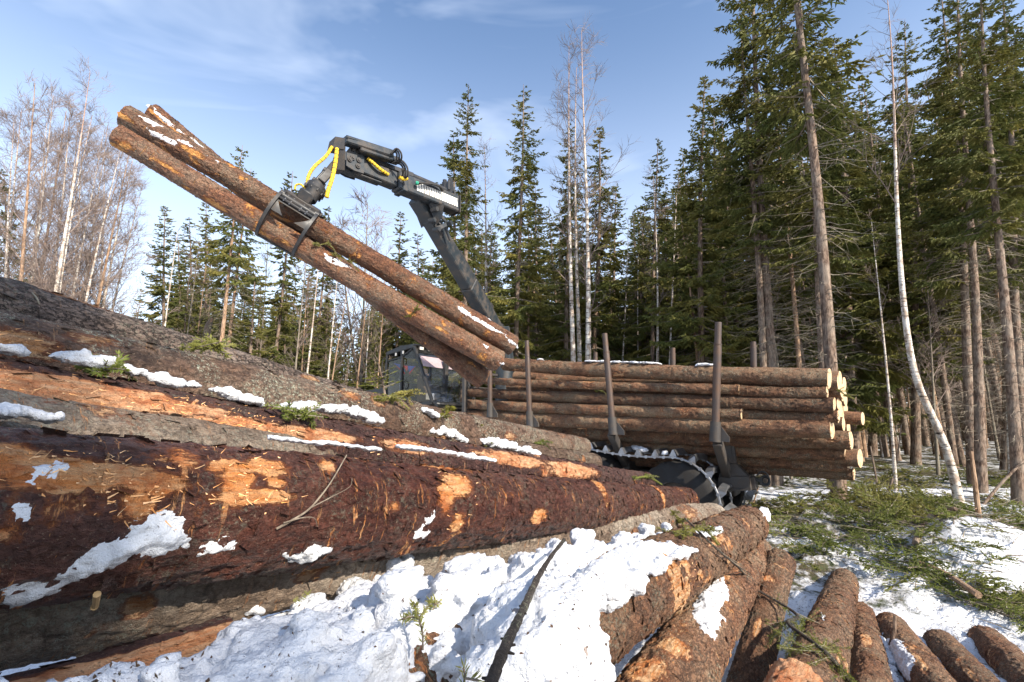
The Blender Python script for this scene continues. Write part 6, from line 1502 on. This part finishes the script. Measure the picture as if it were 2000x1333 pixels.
def fallen_bough():
    L10 = lambda x, y, l: on('L10', x, y, l); L12 = lambda x, y, l: on('L12', x, y, l)
    p = [on('L9', 1338, 1030, .05), on('L9', 1385, 1075, .04), L10(1440, 1130, .06), on('L11', 1480, 1165, .10), on('L11', 1520, 1210, .14), L12(1565, 1250, .10), L12(1610, 1295, .05), L12(1660, 1345, .05)]
    pth = bez(p, 60); m = MB(); m.tube(pth, np.linspace(.005, .013, 60), n=8); root = m.build('fallen_bough', M['dark_bark'], None, True)
    tag(root, 'dark fallen spruce bough with green needles lying across the fan of logs', 'bough')
    segs = []; B_, D_, Ln = [], [], []
    for k in range(78):
        i_ = rs.randint(3, 58); a = pth[i_]; t_ = unit(pth[i_+1]-pth[i_]); f = i_/60.; needled = (i_ > 26) and rs.rand() < .8
        d = unit(t_*rs.uniform(.2, 1.)*(1 if rs.rand() < .6 else -1)+np.cross(t_, [0, 0, 1.])*rs.choice([-1, 1])*rs.uniform(.3, 1)+np.array([0, 0, -.35])); L_ = rs.uniform(.05, .20)*(.5+f)
        b = a+d*L_; segs.append((a, b, .003, .0015))
        if needled:
            for s_ in range(3):
                d2 = unit(d+.8*rs.randn(3)); st = a+d*L_*rs.uniform(.3, 1); e = st+d2*L_*.5; segs.append((st, e, .002, .001))
                for j in range(int(L_*.5/.0022)): B_.append(st+(e-st)*rs.rand()); D_.append(d2+1.1*unit(rs.randn(3))); Ln.append(.017)
            for j in range(int(L_/.0022)): B_.append(a+(b-a)*rs.rand()); D_.append(d+1.1*unit(rs.randn(3))); Ln.append(.018)
    V1, F1 = tubes_np(segs, 4); V2, F2 = blades(np.array(B_), np.array(D_), np.array(Ln), np.full(len(B_), .0026), np.array([0, 0, 1.]))
    me = mesh_np('needles', np.concatenate([V1, V2]), np.concatenate([F1, F2+len(V1)]), False, [M['deadtwig'], M['needle_f']], [0]*len(F1)+[1]*len(F2)); link('needles', me, root)
fallen_bough()
# young yellow-green spruce in front of the cab
sp = spruce('sapling', 1.0, .012, .05, .28, 33, dens=1.2, droop=.0, tw=.10, wd=.020, dead=0, gap=.1, needle='needle_y')
g_ = P(752, 778, 4.6); place(sp, 'sapling', g_-np.array([0, 0, .12]), P(734, 716, 4.6), 'little yellow-green spruce top sticking up behind the pile beside the cab', 'sapling', spin=1., wide=1.5)
# snags, stumps and sticks at the right
def gst(px0, py0, px1, py1, r, label, mat='trunk', cat='snag', name='snag', mid=0.):
    b = gpos(px0, py0, -.05); t = P(px1, py1, b[1]); stick(name, [b, (b+t)/2+np.array([mid, 0, 0]), t], r, M[mat], label, cat, knob=8)
gst(1914, 1030, 1897, 882, [.035, .03, .022], 'broken orange-barked sapling stump standing right of the slash', 'trunk_pale')
gst(1719, 975, 1700, 872, [.02, .018, .014], 'thin broken pole standing between load end and crooked birch')
gst(1735, 960, 1760, 830, [.026, .018, .010], 'leafless bush stem by the thin broken pole', mid=.05)
#gst(1752, 972, 1738, 940, [.03, .02, .02], 'short bent root sticking up at the foot of the forked stem', 'trunk_pale')
gst(1916, 985, 2010, 890, [.024, .024, .020], 'leaning dead branch at the right edge', mid=-.04)
gst(1468, 988, 1481, 952, [.014, .012, .010], 'small peeled stick upright beside the tow hitch', 'trunk_pale')
stick('fallen_pole', [gpos(1790, 1078, .10), gpos(1830, 1092, .10), gpos(1885, 1112, .08)], [.035, .032, .026], M['trunk'], 'dark fallen pole lying in front of the snow hump', 'pole', knob=4)
stick('fallen_pole', [gpos(1800, 1125, .12), gpos(1850, 1150, .12), gpos(1915, 1185, .10)], [.022, .022, .030], M['trunk_pale'], 'splintered pale branch lying among the lower boughs', 'branch', knob=8)
#stick('fallen_pole', [gpos(1850, 1045, .12), gpos(1910, 1062, .12), gpos(1960, 1082, .06)], [.012, .012, .008], M['trunk'], 'thin curved branch over the snow hump', 'branch', knob=8)
stick('bark_stub', [P(404, 655, 4.1), P(407, 636, 4.1), P(415, 621, 4.1)], [.030, .026, .010], M['dark_bark'], 'dark broken stub rising from the back of the pile before the wood', 'stub')
stick('twig', [on('L1', 40, 560, .01), on('L1', 58, 590, .03), on('L1', 70, 607, .02)], [.003, .002], M['deadtwig'], 'thin grey twig lying over the plated-bark log', 'twig')
# foot-thick spruce stems seen under the overhanging load
for (a, b, Y_, lab) in [((1513, 952), (1496, 560), 12.5, 'spruce stem whose foot shows under the load, nearest the tow hitch'), ((1640, 972), (1606, 560), 10.0, 'spruce stem whose foot shows under the very end of the load')]:
    t = P(b[0], b[1], Y_); g = gpos(a[0], a[1]) ; g = P(a[0], a[1], Y_); g[2] = gz(g[0], g[1])-.05
    d = t-g; place(K['tall'][1], 'spruce', g, g+d*(19/max(d[2], .1)), lab, 'spruce tree', 'spruces one can tell apart')
